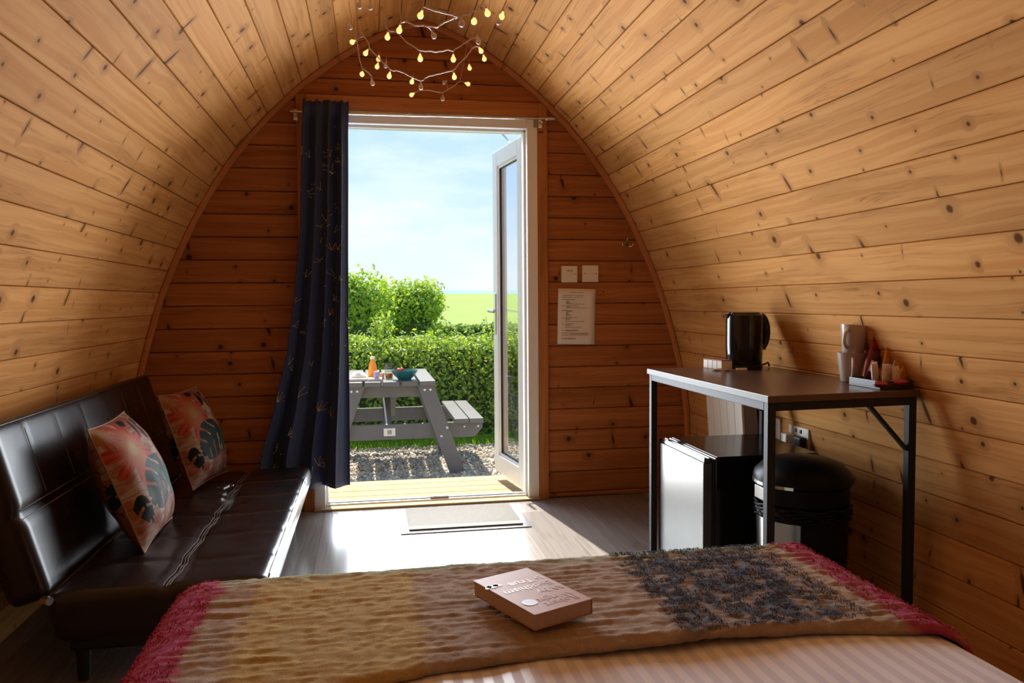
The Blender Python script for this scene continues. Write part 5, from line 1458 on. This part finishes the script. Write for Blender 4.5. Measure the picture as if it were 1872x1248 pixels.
no = thing('notice_sheet', 'white printed notice sheet fixed to the wooden end wall', 'notice', (1.092, D - .003, .826))
Mp = Matrix.Translation((1.092, D - .0022, .976)) @ Matrix.Rotation(R(1.2), 4, 'Y')
mb = MB(Mp); mb.grid(lambda u, v: ((u - .5) * .206, -.0015 - .003 * (abs(v - .5) * 2) ** 3, (v - .5) * .297), 6, 10); mb.build('paper', M['paper'], no, smooth=True, fixn=False).modifiers.new('t', 'SOLIDIFY').thickness = .0004
mb = MB(Mp)
for (fx_, fy_, ln) in [(.31, .07, .37), (.11, .12, .58), (.11, .155, .30), (.43, .15, .25), (.11, .195, .34), (.22, .22, .10), (.22, .245, .09), (.22, .26, .12), (.22, .275, .50), (.12, .315, .07), (.22, .31, .35), (.22, .325, .12), (.22, .345, .57), (.10, .395, .29), (.22, .41, .16), (.22, .435, .07), (.22, .45, .06), (.22, .465, .11), (.22, .48, .15), (.12, .525, .08), (.21, .52, .30), (.21, .54, .16), (.21, .56, .10), (.21, .59, .49), (.12, .64, .05), (.21, .63, .22), (.21, .65, .19), (.21, .67, .11), (.21, .70, .42), (.12, .75, .05), (.21, .745, .36), (.21, .76, .33), (.11, .80, .74), (.34, .815, .5), (.11, .835, .71), (.11, .89, .39), (.11, .91, .37)]:
    z_ = .1485 - fy_ * .297; x_ = -.103 + fx_ * .206; q = 0
    yo = -.0022 - .003 * (abs(z_ / .297) * 2) ** 3
    while q < ln * .206:
        wl = min(random.uniform(.004, .014), ln * .206 - q); mb.add([(x_ + q, yo, z_ - .0012), (x_ + q + wl, yo, z_ - .0012), (x_ + q + wl, yo, z_ + .0012), (x_ + q, yo, z_ + .0012)], [[0, 1, 2, 3]]); q += wl + .0022
mb.build('printed_text', M['ink'], no, fixn=False)
hk = thing('coat_hook', 'small steel double coat hook on the end wall near the arch', 'hook', (1.372, D - .003, 1.345))
mb = MB(); mb.lathe([(0.0001, -.004), (.009, -.003), (.010, .0)], (1.372, D - .0005, 1.372), 14, 1, 1, M=Matrix.Rotation(R(-90), 4, 'X') @ Matrix.Scale(2.0, 4, (0, 1, 0))); mb.build('back_plate', M['steel'], hk, smooth=40)
mb = MB(); mb.tube([(1.372, D - .004, 1.380), (1.371, D - .022, 1.384), (1.371, D - .026, 1.394)], .0032, 8); mb.build('upper_prong', M['chrome'], hk, smooth=True)
for sx_ in (-1, 1):
    mb = MB(); mb.tube([(1.372, D - .004, 1.362), (1.372 + sx_ * .010, D - .018, 1.350), (1.372 + sx_ * .022, D - .026, 1.350), (1.372 + sx_ * .030, D - .030, 1.362), (1.372 + sx_ * .032, D - .030, 1.368)], [.0032, .003, .003, .003, .0042], 8); mb.build('prong', M['chrome'], hk, smooth=True)

# ------------------------------------------------------------------ fairy lights
WIRES = [
     [(0.187, 2.6, 2.01), (0.219, 2.6, 2.001), (0.246, 2.6, 1.995), (0.277, 2.6, 1.989), (0.301, 2.6, 1.984)] ,
     [(0.301, 2.6, 1.984), (0.34, 2.607, 2.0), (0.376, 2.613, 2.027), (0.387, 2.62, 2.05)] ,
     [(0.123, 2.8, 2.024), (0.14, 2.775, 2.019), (0.167, 2.75, 2.001), (0.201, 2.725, 1.992), (0.23, 2.7, 1.983), (0.235, 2.675, 1.972), (0.258, 2.65, 1.98), (0.279, 2.625, 1.983), (0.301, 2.6, 1.984)] ,
     [(0.077, 3.05, 2.094), (0.09, 3.05, 2.079), (0.117, 3.05, 2.073), (0.145, 3.05, 2.047), (0.176, 3.05, 2.027), (0.205, 3.05, 2.011), (0.239, 3.05, 2.011), (0.271, 3.05, 2.01), (0.307, 3.05, 2.018), (0.327, 3.05, 2.015), (0.34, 3.05, 2.023), (0.376, 3.05, 2.047), (0.425, 3.05, 2.077)] ,
     [(-0.013, 3.45, 2.194), (0.0, 3.45, 2.177), (0.017, 3.45, 2.147), (0.019, 3.45, 2.134), (0.043, 3.45, 2.109), (0.091, 3.45, 2.063), (0.111, 3.45, 2.047), (0.144, 3.45, 2.045), (0.202, 3.45, 2.019), (0.238, 3.45, 2.009), (0.26, 3.45, 2.026), (0.306, 3.45, 2.039), (0.374, 3.45, 2.06), (0.397, 3.45, 2.086), (0.434, 3.45, 2.123), (0.457, 3.45, 2.156), (0.476, 3.45, 2.166), (0.487, 3.45, 2.162)] ,
     [(-0.044, 3.5, 2.193), (-0.033, 3.51, 2.177), (-0.028, 3.52, 2.127), (-0.015, 3.53, 2.077), (0.007, 3.54, 2.062), (0.025, 3.55, 2.05)] ,
     [(0.269, 3.92, 2.091), (0.3, 3.92, 2.095), (0.362, 3.92, 2.085), (0.382, 3.92, 2.093), (0.424, 3.92, 2.117), (0.456, 3.92, 2.144)] ,
]
LIT = [(0.177, 2.6, 1.98), (0.117, 2.8, 1.997), (0.083, 3.05, 2.053), (-0.053, 3.4, 2.141), (0.205, 3.05, 1.979), (0.331, 3.05, 1.983), (0.358, 2.65, 1.989), (0.404, 2.65, 2.018), (0.477, 2.8, 2.064), (0.496, 3.45, 2.146), (0.532, 3.6, 2.158), (0.001, 3.45, 2.112), (0.06, 3.8, 2.194), (0.052, 3.7, 2.131), (-0.015, 3.5, 2.039), (0.099, 3.45, 2.021), (0.209, 3.7, 2.07), (0.22, 3.95, 2.075), (0.378, 3.45, 2.029), (0.49, 3.8, 2.173), (0.495, 3.9, 2.126)]
UNLIT = [(-0.018, 2.9, 2.109), (0.02, 2.9, 2.107), (-0.057, 3.2, 2.134), (0.237, 2.8, 1.985), (0.313, 2.62, 1.969), (0.466, 2.8, 2.045), (0.428, 3.05, 2.055), (0.092, 3.75, 2.151), (0.029, 3.55, 2.016), (0.233, 3.45, 1.98), (0.376, 3.9, 2.128), (0.371, 3.92, 2.054)]

M['wire'] = plain('silver_pink_wire', (0.55, 0.42, 0.38), .35, .2, var=.1)
M['bulb_on'] = plain('lit_bulb', (0.9, 0.75, 0.5), .4, emit=(1.0, 0.62, 0.20), estr=1.3)
M['bulb_off'] = plain('frosted_bulb', (0.60, 0.47, 0.45), .35, var=.05)
fl_ = thing('fairy_lights', 'string of small round warm fairy lights hanging from the ceiling', 'fairy lights', (0.25, 3.2, 2.40))
rf = random.Random(2)
def smoothpts(P, n=6):
    P = [Vector(p) for p in P]; out = []
    for i in range(len(P) - 1):
        a, b_, c, d = P[max(i - 1, 0)], P[i], P[i + 1], P[min(i + 2, len(P) - 1)]
        for k in range(n):
            t = k / n
            out.append(.5 * ((2 * b_) + (c - a) * t + (2 * a - 5 * b_ + 4 * c - d) * t * t + (3 * b_ - a - 3 * c + d) * t ** 3))
    out.append(P[-1]); return out
def ceil_at(p, dy=0.0, dx=0.0):
    x = p[0] + dx; w = abs(x - XC); z = 2.48
    while z > 1.0 and hw(z) < w: z -= .004
    return (x, p[1] + dy, z - .004)
ALLP = []
for k_, P in enumerate(WIRES):
    pts = smoothpts(P)
    pts = [p + Vector((rf.uniform(-.0012, .0012), rf.uniform(-.003, .003), rf.uniform(-.0012, .0012))) for p in pts]
    ALLP += pts
    mb = MB(); mb.tube(pts, .0024, 6); mb.build('wire', M['wire'], fl_, smooth=True)
for (P, dy, dx) in ((WIRES[0][0], -.12, -.02), (WIRES[1][-1], -.1, .03), (WIRES[2][0], -.15, -.03), (WIRES[3][0], -.12, -.03), (WIRES[3][-1], -.08, .05), (WIRES[4][0], -.06, -.03), (WIRES[4][-1], -.05, .05), (WIRES[5][0], -.05, -.02), (WIRES[6][-1], -.02, .05)):
    q = ceil_at(P, dy, dx); m_ = (Vector(P) + Vector(q)) / 2 + Vector((0, 0, -.015))
    mb = MB(); mb.tube(smoothpts([P, m_, q], 5), .0013, 5); mb.build('wire', M['wire'], fl_, smooth=True)
BR = .0105
bulb_me = {}
for on, PTS in ((True, LIT), (False, UNLIT)):
    for p in PTS:
        p = Vector(p)
        near = min(ALLP, key=lambda a: (a - p - Vector((0, 0, .02))).length)
        v = near - p
        if v.length > .11: v = Vector((rf.uniform(-.3, .3), rf.uniform(-.2, .2), 1))
        v.normalize()
        if v.z < .3: v.z = .5; v.normalize()
        if on not in bulb_me:
            mb = MB(); mb.lathe([(0.0001, -BR), (BR * .5, -BR * .87), (BR * .87, -BR * .5), (BR, 0), (BR * .88, BR * .5), (BR * .55, BR * 1.0), (BR * .36, BR * 1.5), (BR * .33, BR * 1.75), (.0001, BR * 1.76)], (0, 0, 0), 14)
            o = mb.build('bulb', M['bulb_on' if on else 'bulb_off'], fl_, smooth=50); bulb_me[on] = o.data
            mb = MB(); mb.lathe([(.0001, BR * 1.74), (BR * .36, BR * 1.74), (BR * .36, BR * 2.3), (.0001, BR * 2.32)], (0, 0, 0), 10); 
            s_ = mb.build('bulb_cap', M['wire'], o, smooth=50); bulb_me[on, 's'] = s_.data
        else:
            o = bpy.data.objects.new('bulb', bulb_me[on]); COL.objects.link(o); o.parent = fl_
            s_ = bpy.data.objects.new('bulb_cap', bulb_me[on, 's']); COL.objects.link(s_); s_.parent = o
        if bulb_me[on].get('c') is None:
            off = Vector(LOC[fl_.name]); bulb_me[on].transform(Matrix.Translation(off)); bulb_me[on, 's'].transform(Matrix.Translation(off)); bulb_me[on]['c'] = 1
        o.location = p - Vector(LOC[fl_.name]); o.rotation_euler = v.to_track_quat('Z', 'Y').to_euler()
        # lead from the cap to the string
        a = p + v * BR * 2.2
        if (near - a).length < .12: e_ = near
        else: e_ = a + Vector((v.x * .012, v.y * .012, .018))
        mb = MB(); mb.tube([a, (a + e_) / 2 + Vector((0, 0, .003)), e_], .0011, 5); mb.build('lead', M['wire'], fl_)
